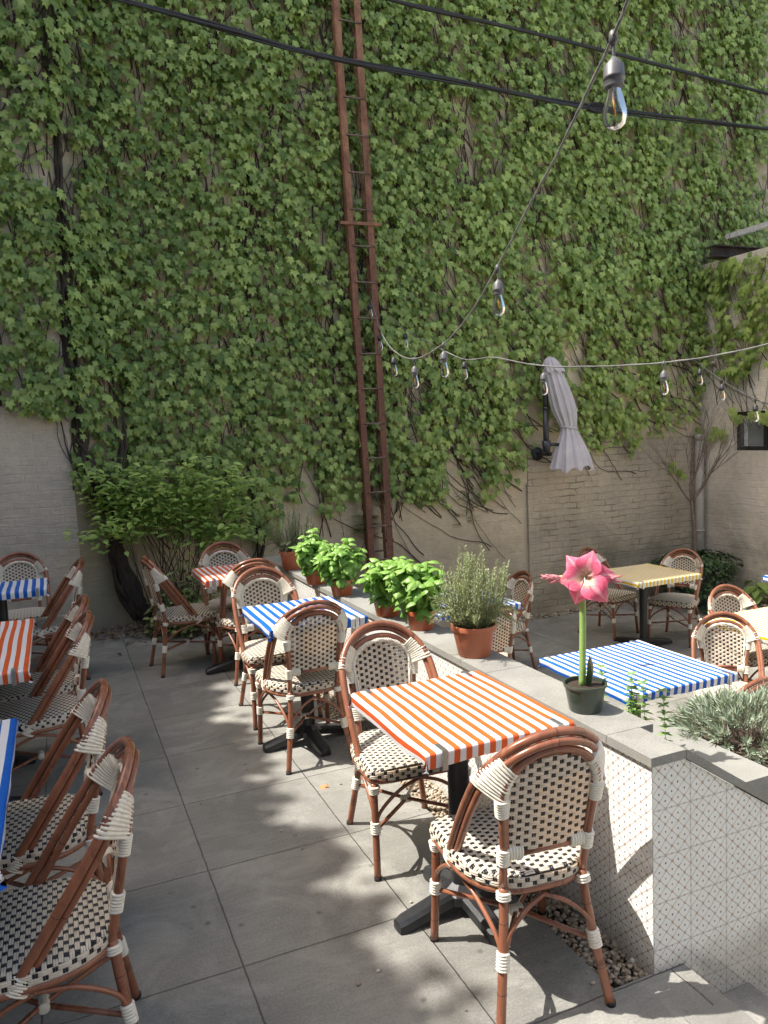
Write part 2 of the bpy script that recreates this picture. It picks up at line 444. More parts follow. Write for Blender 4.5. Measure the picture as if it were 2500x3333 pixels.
# ------------------------------------------------------------------ mesh builder
class MB:
    def __init__(s):
        s.v = []; s.f = []; s.m = []; s.uv = None; s.t = []; s.ti = 0.5; s.mi = 0
    def add(s, vs, fs):
        o = len(s.v)
        s.v.extend(vs); s.t.extend([s.ti] * len(vs))
        s.f.extend([tuple(i + o for i in f) for f in fs]); s.m.extend([s.mi] * len(fs))
        return s
    def box(s, x0, x1, y0, y1, z0, z1):
        vs = [(x, y, z) for x in (x0, x1) for y in (y0, y1) for z in (z0, z1)]
        return s.add(vs, [(0, 1, 3, 2), (4, 6, 7, 5), (0, 4, 5, 1), (2, 3, 7, 6), (0, 2, 6, 4), (1, 5, 7, 3)])
    def tube(s, pts, r, seg=8, cap=True, flat=None):
        pts = [Vector(p) for p in pts]
        n = len(pts)
        rr = r if isinstance(r, (list, tuple)) else [r] * n
        T = []
        for i in range(n):
            a = pts[max(0, i - 1)]; b = pts[min(n - 1, i + 1)]
            d = (b - a)
            T.append(d.normalized() if d.length > 1e-9 else Vector((0, 0, 1)))
        up = Vector((0, 0, 1)) if abs(T[0].z) < .9 else Vector((1, 0, 0))
        N = (up - T[0] * up.dot(T[0])).normalized()
        vs = []
        for i in range(n):
            N = (N - T[i] * N.dot(T[i]))
            if N.length < 1e-6: N = T[i].orthogonal()
            N.normalize(); B = T[i].cross(N)
            for k in range(seg):
                a = 2 * pi * k / seg
                q = pts[i] + (N * cos(a) + B * sin(a)) * rr[i]
                vs.append((q.x, q.y, q.z))
        fs = []
        for i in range(n - 1):
            for k in range(seg):
                k2 = (k + 1) % seg
                fs.append((i * seg + k, i * seg + k2, (i + 1) * seg + k2, (i + 1) * seg + k))
        if cap:
            fs.append(tuple(reversed(range(seg)))); fs.append(tuple((n - 1) * seg + k for k in range(seg)))
        return s.add(vs, fs)
    def lathe(s, prof, seg=24, c=(0, 0, 0), cap0=True, cap1=False):
        vs = []
        for r, z in prof:
            for k in range(seg):
                a = 2 * pi * k / seg
                vs.append((c[0] + r * cos(a), c[1] + r * sin(a), c[2] + z))
        fs = []
        for i in range(len(prof) - 1):
            for k in range(seg):
                k2 = (k + 1) % seg
                fs.append((i * seg + k, i * seg + k2, (i + 1) * seg + k2, (i + 1) * seg + k))
        if cap0: fs.append(tuple(reversed(range(seg))))
        if cap1: fs.append(tuple((len(prof) - 1) * seg + k for k in range(seg)))
        return s.add(vs, fs)
    def rings(s, R, closed=True, cap=False):
        seg = len(R[0]); vs = [tuple(p) for r in R for p in r]; fs = []
        for i in range(len(R) - 1):
            for k in range(seg if closed else seg - 1):
                k2 = (k + 1) % seg
                fs.append((i * seg + k, i * seg + k2, (i + 1) * seg + k2, (i + 1) * seg + k))
        if cap:
            fs.append(tuple(reversed(range(seg)))); fs.append(tuple((len(R) - 1) * seg + k for k in range(seg)))
        return s.add(vs, fs)
    def blob(s, c, r, n=5, m=6, sq=(1, 1, 1), rnd=.15):
        rings = []
        for i in range(n + 1):
            a = pi * i / n
            rr = max(.02, sin(a))
            rings.append([(c[0] + sq[0] * r * rr * cos(2 * pi * k / m) * random.uniform(1 - rnd, 1 + rnd),
                           c[1] + sq[1] * r * rr * sin(2 * pi * k / m) * random.uniform(1 - rnd, 1 + rnd),
                           c[2] + sq[2] * r * cos(a)) for k in range(m)])
        return s.rings(rings)
    def build(s, name, mats, parent=None, smooth=True, tint=False, auto=None):
        me = bpy.data.meshes.new(name)
        me.from_pydata(s.v, [], s.f)
        if not isinstance(mats, (list, tuple)): mats = [mats]
        for m_ in mats: me.materials.append(m_)
        if len(mats) > 1: me.polygons.foreach_set('material_index', s.m)
        if smooth: me.polygons.foreach_set('use_smooth', [True] * len(s.f))
        if tint:
            a = me.attributes.new('tint', 'FLOAT', 'POINT'); a.data.foreach_set('value', s.t)
        if s.uv is not None:
            ul = me.uv_layers.new(name='UVMap')
            li = [0] * len(me.loops); me.loops.foreach_get('vertex_index', li)
            flat = []
            for i in li: flat.extend(s.uv[i])
            ul.data.foreach_set('uv', flat)
        if auto is not None:
            try: me.set_sharp_from_angle(angle=radians(auto))
            except Exception: pass
        me.update()
        o = bpy.data.objects.new(name, me)
        C.objects.link(o)
        if parent: o.parent = parent
        return o

def tag(o, label=None, cat=None, group=None, kind=None):
    if label: o['label'] = label
    if cat: o['category'] = cat
    if group: o['group'] = group
    if kind: o['kind'] = kind
    return o
def thing(name, label, cat, loc=(0, 0, 0), rz=0, group=None):
    o = bpy.data.objects.new(name, None); C.objects.link(o)
    o.location = loc; o.rotation_euler = (0, 0, rz)
    o.empty_display_size = .1
    return tag(o, label, cat, group)
def dup(root, loc, rz, label, group=None):
    r = root.copy(); C.objects.link(r); r.location = loc; r.rotation_euler = (0, 0, rz)
    r['label'] = label
    if group: r['group'] = group
    for ch in list(root.children):
        c = ch.copy(); C.objects.link(c); c.parent = r
        for g in ch.children:
            d = g.copy(); C.objects.link(d); d.parent = c
    return r
def cat(ps, n=8):
    P = [Vector(p) for p in ps]; out = []
    for i in range(len(P) - 1):
        p0 = P[i - 1] if i else P[i] * 2 - P[i + 1]; p1 = P[i]; p2 = P[i + 1]
        p3 = P[i + 2] if i + 2 < len(P) else P[i + 1] * 2 - P[i]
        for k in range(n):
            t = k / n
            out.append(.5 * ((2 * p1) + (p2 - p0) * t + (2 * p0 - 5 * p1 + 4 * p2 - p3) * t * t + (3 * p1 - p0 - 3 * p2 + p3) * t ** 3))
    out.append(P[-1]); return out

# ================================================================== THE SETTING
o = MB().box(-60, 60, -60, 60, -1.4, -1.3).build('ground', mat('earth', (.12, .1, .08), .9), smooth=False); tag(o, kind='structure')
XE = 1.42     # edge of the slabs beside the pebble bed
m = MB()
m.box(-4.0, XE, -7.0, 7.66, -.14, 0)
m.box(XE, 1.69, -7.0, 1.745, -.14, 0)
o = m.build('patio_floor', M_pave, smooth=False); tag(o, kind='structure')
o = MB().box(1.70, 10, -7.0, 7.66, ZR - .1, ZR).build('lower_patio_floor', M_pave2, smooth=False); tag(o, kind='structure')
o = MB().box(XE, 1.585, 1.745, 6.5, -.2, -.03).build('bed_soil', M_soil, smooth=False); tag(o, kind='structure')
m = MB()
m.box(1.692, 1.97, -3.0, 1.735, ZR, -.16); m.box(1.972, 2.26, -3.0, 1.735, ZR, -.32)
o = m.build('steps', M_step, smooth=False); tag(o, kind='structure')
# repaired patch on the landing
o = MB().box(1.52, 1.688, 1.30, 1.56, .001, .004).build('paving_patch', mk_stone('patch_stone', (.20, .195, .175)), smooth=False); tag(o, kind='structure')

# back wall (one plaster wall with a brick panel standing proud at the right)
def wallbox(name, boxes, m_, label, cat_='wall'):
    mb = MB()
    if name == 'back_wall':
        mb.add([(.665, YB, -1.2), (4.92, YP + .015, -1.2), (4.92, YB + .5, -1.2), (.665, YB + .5, -1.2), (.665, YB, 13), (4.92, YP + .015, 13), (4.92, YB + .5, 13), (.665, YB + .5, 13)],
               [(0, 1, 5, 4), (1, 2, 6, 5), (2, 3, 7, 6), (3, 0, 4, 7), (4, 5, 6, 7)])
    for b in boxes: mb.box(*b)
    ob = mb.build(name, m_, smooth=False)
    return tag(ob, label, cat_)
wallbox('back_wall', [(-16, .5, YB + .02, YB + .5, 6.5, 13), (4.92, 14, YP + .001, YB + .5, 1.5, 13)], M_wallB, 'tall beige plaster wall behind the patio covered in ivy')
wallbox('brick_wall', [(4.92, 14, YP, YB, -1.2, 1.5), (4.90, 5.05, YP - .02, YP + .1, -1.2, 1.05)], M_wallP, 'painted beige brick wall under the closed parasol')
wallbox('brick_wall', [(-16, .149, 7.39, 7.9, -1.2, 6.5)], M_wallL, 'painted brick wall at the far left behind the blue striped table')
mb = MB()
mb.add([(.149, 7.39, -1.2), (.665, 7.679, -1.2), (.665, 7.9, -1.2), (.149, 7.9, -1.2), (.149, 7.39, 6.5), (.665, 7.679, 6.5), (.665, 7.9, 6.5), (.149, 7.9, 6.5)],
       [(0, 1, 5, 4), (1, 2, 6, 5), (3, 7, 6, 2), (0, 4, 7, 3), (4, 5, 6, 7)])
tag(mb.build('buttress', M_wallS, smooth=False), 'slanted grimy plaster return wall beside the leaning vine trunk', 'buttress')
# right wall with a window opening
wz0, wz1, wy0, wy1 = 1.30, 1.76, 5.9, 6.85
wallbox('shed_wall', [(XR, XR + .35, -7, wy0, -1.2, 3.45), (XR, XR + .35, wy1, 7.366, -1.2, 3.45), (XR, XR + .35, wy0, wy1, -1.2, wz0), (XR, XR + .35, wy0, wy1, wz1, 3.45),
                      (XR - .03, XR + .38, -7, 7.364, 3.452, 3.56)], M_wallR, 'light painted brick side wall with the small dark window')
# window
wn = thing('window', 'small black framed window in the light brick side wall', 'window', (XR, (wy0 + wy1) / 2, wz0))
def WB(*bx):
    mb = MB()
    for (a, b, c_, d, e, f_) in bx:
        mb.box(a, b, c_ - (wy0 + wy1) / 2, d - (wy0 + wy1) / 2, e - wz0, f_ - wz0)
    return mb
WB((.06, .12, wy0 + .002, wy1 - .002, wz0 + .002, wz0 + .05), (.06, .12, wy0 + .002, wy1 - .002, wz1 - .05, wz1 - .002), (.06, .12, wy1 - .05, wy1 - .002, wz0 + .052, wz1 - .052),
   (.06, .12, wy0 + .002, wy0 + .05, wz0 + .052, wz1 - .052), (.055, .115, 6.42, 6.47, wz0 + .052, wz1 - .052), (.055, .115, 6.16, 6.20, wz0 + .052, wz1 - .052)).build('frame', M_frame, wn, smooth=False)
WB((.085, .09, wy0 + .05, 6.16, wz0 + .05, wz1 - .05)).build('pane', M_pane, wn, smooth=False)
WB((.085, .09, 6.20, 6.42, wz0 + .05, wz1 - .05)).build('pane', M_pane, wn, smooth=False)
tag(WB((.07, .075, 6.475, 6.70, wz0 + .055, wz1 - .09)).build('pane', mat('frosted_pane', (.20, .22, .22), .35), wn, smooth=False), 'pale frosted pane')
o = wn
# neighbouring building that shades the yard, plus an added rear block (outside the frame)
tag(MB().box(-11, -4.0, -9, 7.38, -1.2, 7.97).build('building', M_far, smooth=False), 'beige brick building closing off the left side of the yard', 'building')
tag(MB().box(-11, 13, -17, -14.0, -1.2, 6.0).build('building', M_far, smooth=False), 'added unseen brick block behind the camera cutting low sky light', 'building')  # unseen block added behind the camera to hold back light from the low sky

# ---------------- tiled planter
Y0 = 1.737
pl = thing('tiled_planter', 'long low planter wall faced with patterned white tiles and grey stone coping', 'planter')
YE = 6.32
MB().box(1.571, 1.60, Y0 + .031, YE, -.1, .672).build('side_facing', M_tileL, pl, smooth=False)
m = MB()
# end facing follows the slope of the stair coping
zs = lambda x: .672 if x < 1.69 else .672 - (x - 1.69) * .655
xs = [1.571, 1.69, 2.9]
vs = []
for x in xs:
    vs += [(x, Y0, -.75), (x, Y0, zs(x)), (x, Y0 + .03, -.75), (x, Y0 + .03, zs(x))]
m.add(vs, [(0, 4, 5, 1), (4, 8, 9, 5), (2, 3, 7, 6), (6, 7, 11, 10), (1, 5, 7, 3), (5, 9, 11, 7), (0, 1, 3, 2), (8, 10, 11, 9)])
m.m = [1 if q == 6 else 0 for q in range(len(m.f))]
m.build('end_facing', [M_tileE, M_tileL], pl, smooth=False)
MB().box(1.601, 1.70, Y0 + .031, YE, -.6, .671).build('core', M_wallP, pl, smooth=False)
m = MB()
def slab(x0, x1, y0, y1, z0, z1):
    m.box(x0, x1, y0, y1, z0, z1)
m.mi = 0
ys = [Y0 - .012, Y0 + .19]
slab(1.558, 1.695, Y0 - .012, Y0 + .19, .673, .702)
yy = Y0 + .192
L = [.75, .86, .80, .62, .58, .5, .32]
for k in L:
    y1 = min(yy + k, YE + .02)
    slab(1.558, 1.752, yy, y1 - .003, .673, .702); yy = y1
m.build('coping', M_coping, pl, smooth=False)
# sloped coping down the stairs
m = MB()
X2 = 2.9
za, zb = .702, .702 - (X2 - 1.697) * .655
for (ya, yb) in ((Y0 - .012, Y0 + .05),):
    m.add([(1.697, ya, za - .030), (X2, ya, zb - .030), (X2, yb, zb - .030), (1.697, yb, za - .030), (1.697, ya, za), (X2, ya, zb), (X2, yb, zb), (1.697, yb, za)],
          [(0, 1, 5, 4), (1, 2, 6, 5), (2, 3, 7, 6), (3, 0, 4, 7), (4, 5, 6, 7), (0, 3, 2, 1)])
m.build('sloping_coping', M_coping, pl, smooth=False)
# inner ledge and bed walls
m = MB()
m.box(1.86, 2.16, Y0 + .05, 2.34, .36, .50)
m.build('inner_ledge', M_coping, pl, smooth=False)
m = MB()
m.box(1.70, 2.9, Y0 + .051, 2.60, -.47, .34)
m.build('bed_soil', M_soil, pl, smooth=False)

# ================================================================== PEBBLES
def pebbles(name, label, regions, n, z, r0, r1, dark=0):
    mb = MB()
    ico = []
    for _ in range(n):
        rg = random.choices(regions, weights=[(b - a) * (d - c) for a, b, c, d in regions])[0]
        x = random.uniform(rg[0], rg[1]); y = random.uniform(rg[2], rg[3])
        r = random.uniform(r0, r1)
        mb.ti = min(1, max(0, random.gauss(.5 - dark, .22)))
        a = random.uniform(0, pi); e = random.uniform(.6, 1)
        R_ = []
        for i in range(5):
            t_ = pi * i / 4; rr = max(.05, sin(t_)) * r
            ring = []
            for k in range(6):
                px = rr * cos(k * pi / 3) * 1.0; py = rr * sin(k * pi / 3) * e
                ring.append((x + px * cos(a) - py * sin(a), y + px * sin(a) + py * cos(a), z + random.uniform(0, .012) * 0 + r * .62 * cos(t_)))
            R_.append(ring)
        dz = random.uniform(-.006, .014)
        R_ = [[(p[0], p[1], p[2] + dz) for p in ring] for ring in R_]
        mb.rings(R_)
    o = mb.build(name, M_pebble, tint=True)
    return tag(o, label, 'gravel', kind='stuff')
pebbles('pebbles', 'brown pebbles filling the bed along the foot of the tiled wall', [(XE, 1.57, 1.76, 3.9), (XE, 1.57, 3.9, 5.2)], 4200, -.022, .006, .0125)
pebbles('gravel', 'pale gravel strip along the foot of the back and side walls', [(1.8, 7.3, YP - .16, YP - .01), (XR - .16, XR - .01, 3.5, 7.2), (-.6, 1.5, 7.28, 7.40), (.55, 1.4, 7.38, 7.66)], 3000, ZR + .004, .008, .02)
pebbles('gravel', 'dark leaf strewn gravel along the foot of the left wall', [(-1.6, .2, 7.20, 7.38), (.15, .7, 7.3, 7.55), (.6, 1.4, 7.25, 7.66)], 1500, .004, .006, .015, dark=.25)
m = MB()
for _ in range(46):   # stray stones on the slabs
    x = random.choice([random.uniform(1.2, 1.42), random.uniform(.5, 1.42)]); y = random.uniform(1.6, 4.6)
    m.ti = random.uniform(.3, 1); m.blob((x, y, .004), random.uniform(.003, .009), sq=(1, .8, .6))
tag(m.build('pebbles', M_pebble, tint=True), 'stray pebbles scattered over the grey slabs', 'gravel', kind='stuff')

# ================================================================== CHAIRS
ZSEAT = .435
def sleeve(mb, pts, nrm, a, b, cord=.0085):
    """ridged wrap: elliptical section, a along nrm, b across; one ridge per turn"""
    pts = [Vector(p) for p in pts]
    # resample
    Ls = [0]
    for i in range(1, len(pts)): Ls.append(Ls[-1] + (pts[i] - pts[i - 1]).length)
    tot = Ls[-1]; n = max(2, int(round(tot / cord)))
    def at(s_):
        s_ = max(0, min(tot, s_))
        for i in range(1, len(Ls)):
            if s_ <= Ls[i] + 1e-9:
                f = (s_ - Ls[i - 1]) / max(1e-9, Ls[i] - Ls[i - 1]); return pts[i - 1].lerp(pts[i], f), f, i
        return pts[-1], 1, len(pts) - 1
    R_ = []
    for k in range(n):
        for (f, g) in ((0.02, -.35), (.25, .75), (.5, 1), (.75, .75)):
            s_ = (k + f) / n * tot
            p, ff, i = at(s_)
            T = (pts[i] - pts[i - 1]).normalized()
            N = nrm(s_ / tot) if callable(nrm) else Vector(nrm)
            N = (N - T * N.dot(T)).normalized(); B = T.cross(N)
            aa = a(s_ / tot) if callable(a) else a
            bb = b(s_ / tot) if callable(b) else b
            d = cord * .33 * g
            R_.append([tuple(p + N * (aa + d) * (abs(cos(t)) ** .8 * (1 if cos(t) > 0 else -1)) + B * (bb + d) * (abs(sin(t)) ** .8 * (1 if sin(t) > 0 else -1))) for t in [2 * pi * q / 12 for q in range(12)]])
    mb.rings(R_, cap=True)

def seat_w(y):
    if y < 0.02:
        q = 1 - (min(1, abs(y - .02) / .228)) ** 2.5
        return .212 * max(0, q) ** (1 / 2.5)
    q = 1 - max(0, (y - .165) / .045) ** 3
    return .212 * max(.0, min(1, q)) ** .33 - (y - .02) * .01
def strand(mb, P, N, wd, ht, flip=False):
    """arched strip along points P (list) with side vector via N (list of normals)"""
    R_ = []
    n = len(P)
    for i in range(n):
        a = P[max(0, i - 1)]; b = P[min(n - 1, i + 1)]
        T = (b - a).normalized(); S = T.cross(N[i]).normalized()
        h = ht * (sin(pi * (i + .35) / (n - .3)) ** .6) - .0012
        R_.append([tuple(P[i] - S * wd * .5 + N[i] * (h - ht * .5)), tuple(P[i] - S * wd * .28 + N[i] * h * .9), tuple(P[i] + S * wd * .28 + N[i] * h * .9), tuple(P[i] + S * wd * .5 + N[i] * (h - ht * .5))])
    mb.rings(R_, closed=False)
PU, PV, CAP = .046, .0130, .0315
def weave_rows(mb, rows, surf, both=False):
    """rows: list of (v, u0, u1); surf(u,v)->(P,N)"""
    for k, (v, u0, u1) in enumerate(rows):
        ph = (k % 2) * .5
        j0 = floor(u0 / PU - ph) - 1; j1 = floor(u1 / PU - ph) + 2
        for j in range(j0, j1):
            a = (j + ph) * PU - CAP / 2; b = a + CAP
            a2, b2 = max(a, u0), min(b, u1)
            if b2 - a2 > .008:
                mb.mi = 0
                for dv in (-PV * .23, PV * .23):
                    for sgn in ((1, -1) if both else (1,)):
                        P = []; N = []
                        for q in range(5):
                            uu = a2 + (b2 - a2) * q / 4
                            p, nn = surf(uu, v + dv); P.append(p + nn * .0006 * sgn); N.append(nn * sgn)
                        strand(mb, P, N, PV * .47, .0046)
            c0, c1 = max(b + .001, u0), min(b + PU - CAP - .001, u1)
            if c1 - c0 > .005:
                mb.mi = 1
                for e0, e1 in (((c0, (c0 + c1) / 2 - .0003), ((c0 + c1) / 2 + .0003, c1))):
                    um = (e0 + e1) / 2
                    for sgn in ((1, -1) if both else (1,)):
                        P = []; N = []
                        for q in range(4):
                            p, nn = surf(um, v + PV * (-.48 + .96 * q / 3)); P.append(p + nn * .0004 * sgn); N.append(nn * sgn)
                        strand(mb, P, N, (e1 - e0), .0036)

def yb(z): return -.185 - .19 * (z - .38)
def inner(t):     # inner hoop, t 0..1 seat->top->seat ; returns point
    pass
INN = [(.128, .40), (.132, .50), (.140, .60), (.147, .68)]
def inner_pts(off=0.0, z0=.40):
    L_ = [( .128 - off, z0)] + [(x - off, z) for x, z in INN[1:]]
    arc = [((.147 - off) * cos(a), .70 + (.118 - off) * sin(a)) for a in [pi * k / 16 for k in range(1, 16)]]
    Rr = [(-x, z) for x, z in reversed(L_)]
    return [(x, yb(z), z) for x, z in L_ + arc + Rr]
def hy(z): return .045 - .675 * (z - .39)
def hoop_pts(o_=0.0):
    """outer hoop: one leaning plane from the seat sides to the top; o_ shifts the twin tube inward and behind"""
    A = [((.203 - o_ * .45) * cos(a), .672 + (.198 - o_ * .45) * sin(a)) for a in [pi * k / 20 for k in range(0, 21)]]
    S = [(.199, .375), (.203, .46), (.206, .55), (.206, .62)]
    S = [(x - o_ * .45, z) for x, z in S]
    L_ = S + A + [(-x, z) for x, z in reversed(S)]
    return cat([(x, hy(z) - .80 * o_, z - .5 * o_) for x, z in L_], 2)

def make_chair():
    t = thing('bistro_chair', 'x', 'chair')
    # seat
    mb = MB()
    y0, y1 = -.195, .205
    def ztop(x, y):
        w_ = seat_w(y); d = min(w_ - abs(x), .210 - y, (y + .208))
        d = max(0, d); r = .022
        return ZSEAT - (r - sqrt(max(0, r * r - (r - min(d, r)) ** 2))) * .9 - .004 * (x * x + y * y) / .04
    def surf(u, v):
        z = ztop(u, v); e = .004
        dx = (ztop(u + e, v) - ztop(u - e, v)) / (2 * e); dy = (ztop(u, v + e) - ztop(u, v - e)) / (2 * e)
        return Vector((u, v, z)), Vector((-dx, -dy, 1)).normalized()
    # black base sheet
    mb.mi = 1
    R_ = []
    for i in range(22):
        y = -.207 + .416 * i / 21
        w_ = max(.02, seat_w(y) - .003)
        R_.append([(x, y, ztop(x, y) - .0025) for x in [w_ * (-1 + 2 * k / 16) for k in range(17)]])
    mb.rings(R_, closed=False)
    R2 = [[(p[0], p[1], .395) for p in r] for r in R_]
    mb.rings(R2, closed=False)
    rows = []
    v = y0
    while v < y1:
        w_ = seat_w(v) - .001
        if w_ > .03: rows.append((v, -w_, w_))
        v += PV
    weave_rows(mb, rows, surf)
    # skirt
    loop = []
    for i in range(60):
        y = -.205 + .412 * (.5 - .5 * cos(pi * i / 59)); loop.append((seat_w(y), y))
    loop = loop + [(-x, y) for x, y in reversed(loop)]
    Ls = [0]; Q = [Vector((x, y, 0)) for x, y in loop]; Q.append(Q[0])
    for i in range(1, len(Q)): Ls.append(Ls[-1] + (Q[i] - Q[i - 1]).length)
    tot = Ls[-1]
    import bisect
    def peri(s_):
        s_ = s_ % tot
        i = max(1, min(len(Ls) - 1, bisect.bisect_right(Ls, s_)))
        f = (s_ - Ls[i - 1]) / max(1e-9, Ls[i] - Ls[i - 1])
        p = Q[i - 1].lerp(Q[i], f)
        a_ = Q[(i - 3) % (len(Q) - 1)]; b_ = Q[(i + 2) % (len(Q) - 1)]
        T = (b_ - a_).normalized()
        return p, Vector((T.y, -T.x, 0))
    def ssurf(u, v):
        p, N = peri(u); return Vector((p.x, p.y, v)) + N * .001, N
    zt = ZSEAT - .0195
    mb.mi = 0
    R_ = [[tuple(Vector((p.x, p.y, z))) for p in Q[:-1]] for z in (zt + .008, .392)]
    mb.rings(R_)
    weave_rows(mb, [(zt - PV * k, 0, tot) for k in range(2)], ssurf)
    mb.mi = 1
    mb.rings([[tuple(ssurf(tot / 2 - .2 + .4 * q / 12, z)[0]) for q in range(13)] for z in (.395, .378)], closed=False)
    weave_rows(mb, [(zt - PV * k, tot / 2 - .205, tot / 2 + .205) for k in (2,)], ssurf)
    mb.build('seat', [M_weave, M_black], t)
    # seat frame
    mb = MB()
    fr = [(x * .95, y * .95, .381) for x, y in loop[::3]]; fr.append(fr[0]); fr.append(fr[1])
    mb.tube(fr, .0125, 10, cap=False)
    mb.build('seat_frame', M_cane, t)
    # backrest weave
    mb = MB()
    def bw(z):
        if z < .70: 
            for (xa, za_), (xb_, zb_) in zip(INN[:-1], INN[1:]):
                if za_ <= z <= zb_: return xa + (xb_ - xa) * (z - za_) / (zb_ - za_) - .013
            return .134
        q = 1 - ((z - .70) / .105) ** 2
        return .134 * sqrt(max(0, q))
    def bsurf(u, v):
        return Vector((u, yb(v) + .014 * (1 - (u / .135) ** 2) * -1 + .004, v)), Vector((0, cos(.19), sin(.19)))
    mb.mi = 1
    R_ = []
    for i in range(0):
        z = .512 + (.798 - .512) * i / 17
        w_ = max(.01, bw(z) - .002)
        R_.append([tuple(bsurf(w_ * (-1 + 2 * k / 10), z)[0]) for k in range(11)])
    rows = []; v = .520
    while v < .80:
        w_ = bw(v) - .002
        if w_ > .02: rows.append((v, -w_, w_))
        v += PV
    weave_rows(mb, rows, bsurf, both=True)
    bk = mb.build('backrest', [M_weave, M_black], t)
    # braid round the front of the backrest
    mb = MB()
    bp = [Vector(p) + Vector((0, .010, .003)) for p in inner_pts(.019, .52)]
    bp = cat(bp, 3)
    tot_ = 0; prev = bp[0]
    st = [[], [], []]
    for i, p in enumerate(bp):
        tot_ += (p - prev).length; prev = p
        T = (bp[min(i + 1, len(bp) - 1)] - bp[max(0, i - 1)]).normalized(); B = T.cross(Vector((0, 1, 0))).normalized()
        for k in range(3):
            ph = tot_ / .030 * 2 * pi + k * 2 * pi / 3
            st[k].append(p + B * .0075 * sin(ph) + Vector((0, 1, 0)) * .0035 * cos(2 * ph))
    for s_ in st: mb.tube(s_, .0042, 6)
    mb.build('braid', M_cord, bk)
    # hoops
    mb = MB(); mb.tube(hoop_pts(0), .0130, 12); mb.tube(hoop_pts(.024), .0115, 10)
    hoopmb = mb
    mb = MB(); mb.tube(cat(inner_pts(0, .38), 2), .0122, 10)
    mb.tube(cat(inner_pts(.012, .50), 2), .006, 6)
    ih = mb.build('inner_hoop', M_cane, t)
    mb = MB(); z = .506
    mb.tube([(-.13, yb(z), z), (.13, yb(z), z)], .012, 10); mb.tube([(-.13, yb(z) + .006, z + .02), (.13, yb(z) + .006, z + .02)], .007, 8)
    mb.build('crossbar', M_cane, t)
    # node rings
    def node(mb, p, T, r):
        p = Vector(p); T = Vector(T).normalized(); mb.tube([p - T * .0012, p + T * .0012], r, 10)
    mb = hoopmb; mb.mi = 1
    h0 = hoop_pts(0); h1 = hoop_pts(.024)
    for H, r in ((h0, .0134), (h1, .0119)):
        for i in (4, len(H) // 2, len(H) - 5):
            node(mb, H[i], Vector(H[i + 1]) - Vector(H[i - 1]), r)
    mb.build('outer_hoop', [M_cane, M_node], t)
    # legs
    def leg(sx, front):
        if front: pts = [(sx * .192, .178, .372), (sx * .196, .188, .20), (sx * .202, .205, 0)]
        else: pts = [(sx * .127, yb(.40), .40), (sx * .134, -.20, .30), (sx * .150, -.218, .18), (sx * .178, -.25, 0)]
        P = cat(pts, 5)
        mb = MB(); mb.tube([p for p in P], .0138, 12)
        mb.mi = 1
        for zz in (.10, .30):
            i = min(range(1, len(P) - 1), key=lambda q: abs(P[q].z - zz)); node(mb, P[i], P[i + 1] - P[i - 1], .0142)
        lg = mb.build('leg', [M_cane, M_node], t)
        mb = MB(); mb.tube([Vector(P[-1]) + Vector((0, 0, .013)), Vector(P[-1])], .0146, 12); mb.build('rubber_foot', M_foot, lg)
        mb = MB()
        def seg(z1, z0):
            return [p for p in cat(pts, 16) if z0 <= p.z <= z1]
        sleeve(mb, seg(.225, .165), (1, 0, 0), .0165, .0165)
        mb.build('cord_binding', M_cord, lg); mb = MB()
        if front:
            sleeve(mb, seg(.372, .325), (1, 0, 0), lambda f: .022 - .006 * f, lambda f: .020 - .004 * f)
        else:
            sleeve(mb, seg(.388, .362), (1, 0, 0), .0185, .0185)
        mb.build('cord_binding', M_cord, lg)
    for sx in (-1, 1):
        for fr_ in (True, False): leg(sx, fr_)
    # stretchers
    mb = MB()
    fl, frr, rl, rr = Vector((-.197, .19, .19)), Vector((.197, .19, .19)), Vector((-.149, -.217, .19)), Vector((.149, -.217, .19))
    mb.tube([fl, (0, -.005, .193), rr], .0078, 8); mb.tube([frr, (0, -.005, .187), rl], .0078, 8)
    mb.build('cross_stretcher', M_cane, t)
    mb = MB()
    for a, b, q in ((fl, frr, (0, .18, .36)), (rl, rr, (0, -.19, .35)), (fl, rl, (-.195, .0, .36)), (frr, rr, (.195, .0, .36))):
        q = Vector(q)
        for e in (a, b):
            e2 = e + (q - e) * .12; e2.z = e.z + .07
            mid = e.lerp(q, .55); mid.z = e.z + (q.z - e.z) * .82
            mb.tube(cat([e + Vector((0, 0, .0)), e2, mid, q + (q - e) * .02], 5), .0072, 8)
    mb.build('curved_brace', M_cane, t)
    mb = MB()
    sleeve(mb, [(-.022, -.005, .19), (.022, -.005, .19)], (0, 0, 1), .014, .013)
    mb.build('cord_binding', M_cord, t)
    # shoulder wraps
    for sx in (-1, 1):
        mb = MB()
        pts = []; nr = []
        for k in range(9):
            a = radians(6 + 36 * k / 8)
            pi_ = Vector((.147 * cos(a), 0, .70 + .118 * sin(a))); pi_.y = yb(pi_.z)
            po_ = Vector((.198 * cos(a), 0, .672 + .193 * sin(a))); po_.y = hy(po_.z) - .010; po_.z -= .006
            for v_ in (pi_, po_): v_.x *= sx
            pts.append((pi_ + po_) / 2); nr.append(po_ - pi_)
        sleeve(mb, pts, lambda f: nr[min(8, int(f * 8 + .5))], lambda f: nr[min(8, int(f * 8 + .5))].length / 2 + .0125, lambda f: .0165, cord=.0095)
        mb.build('shoulder_binding', M_cord, t); mb = MB()
        sleeve(mb, [(sx * .1455, yb(.635), .635), (sx * .148, yb(.69), .69)], (sx, 0, 0), lambda f: .0165 + .005 * f, .0155)
        mb.build('shoulder_binding', M_cord, t)
        mb = MB()
        z = .506
        sleeve(mb, [(sx * .132, yb(.475), .478), (sx * .134, yb(.535), .532)], (1, 0, 0), .0165, .0165)
        mb.build('crossbar_binding', M_cord, t); mb = MB()
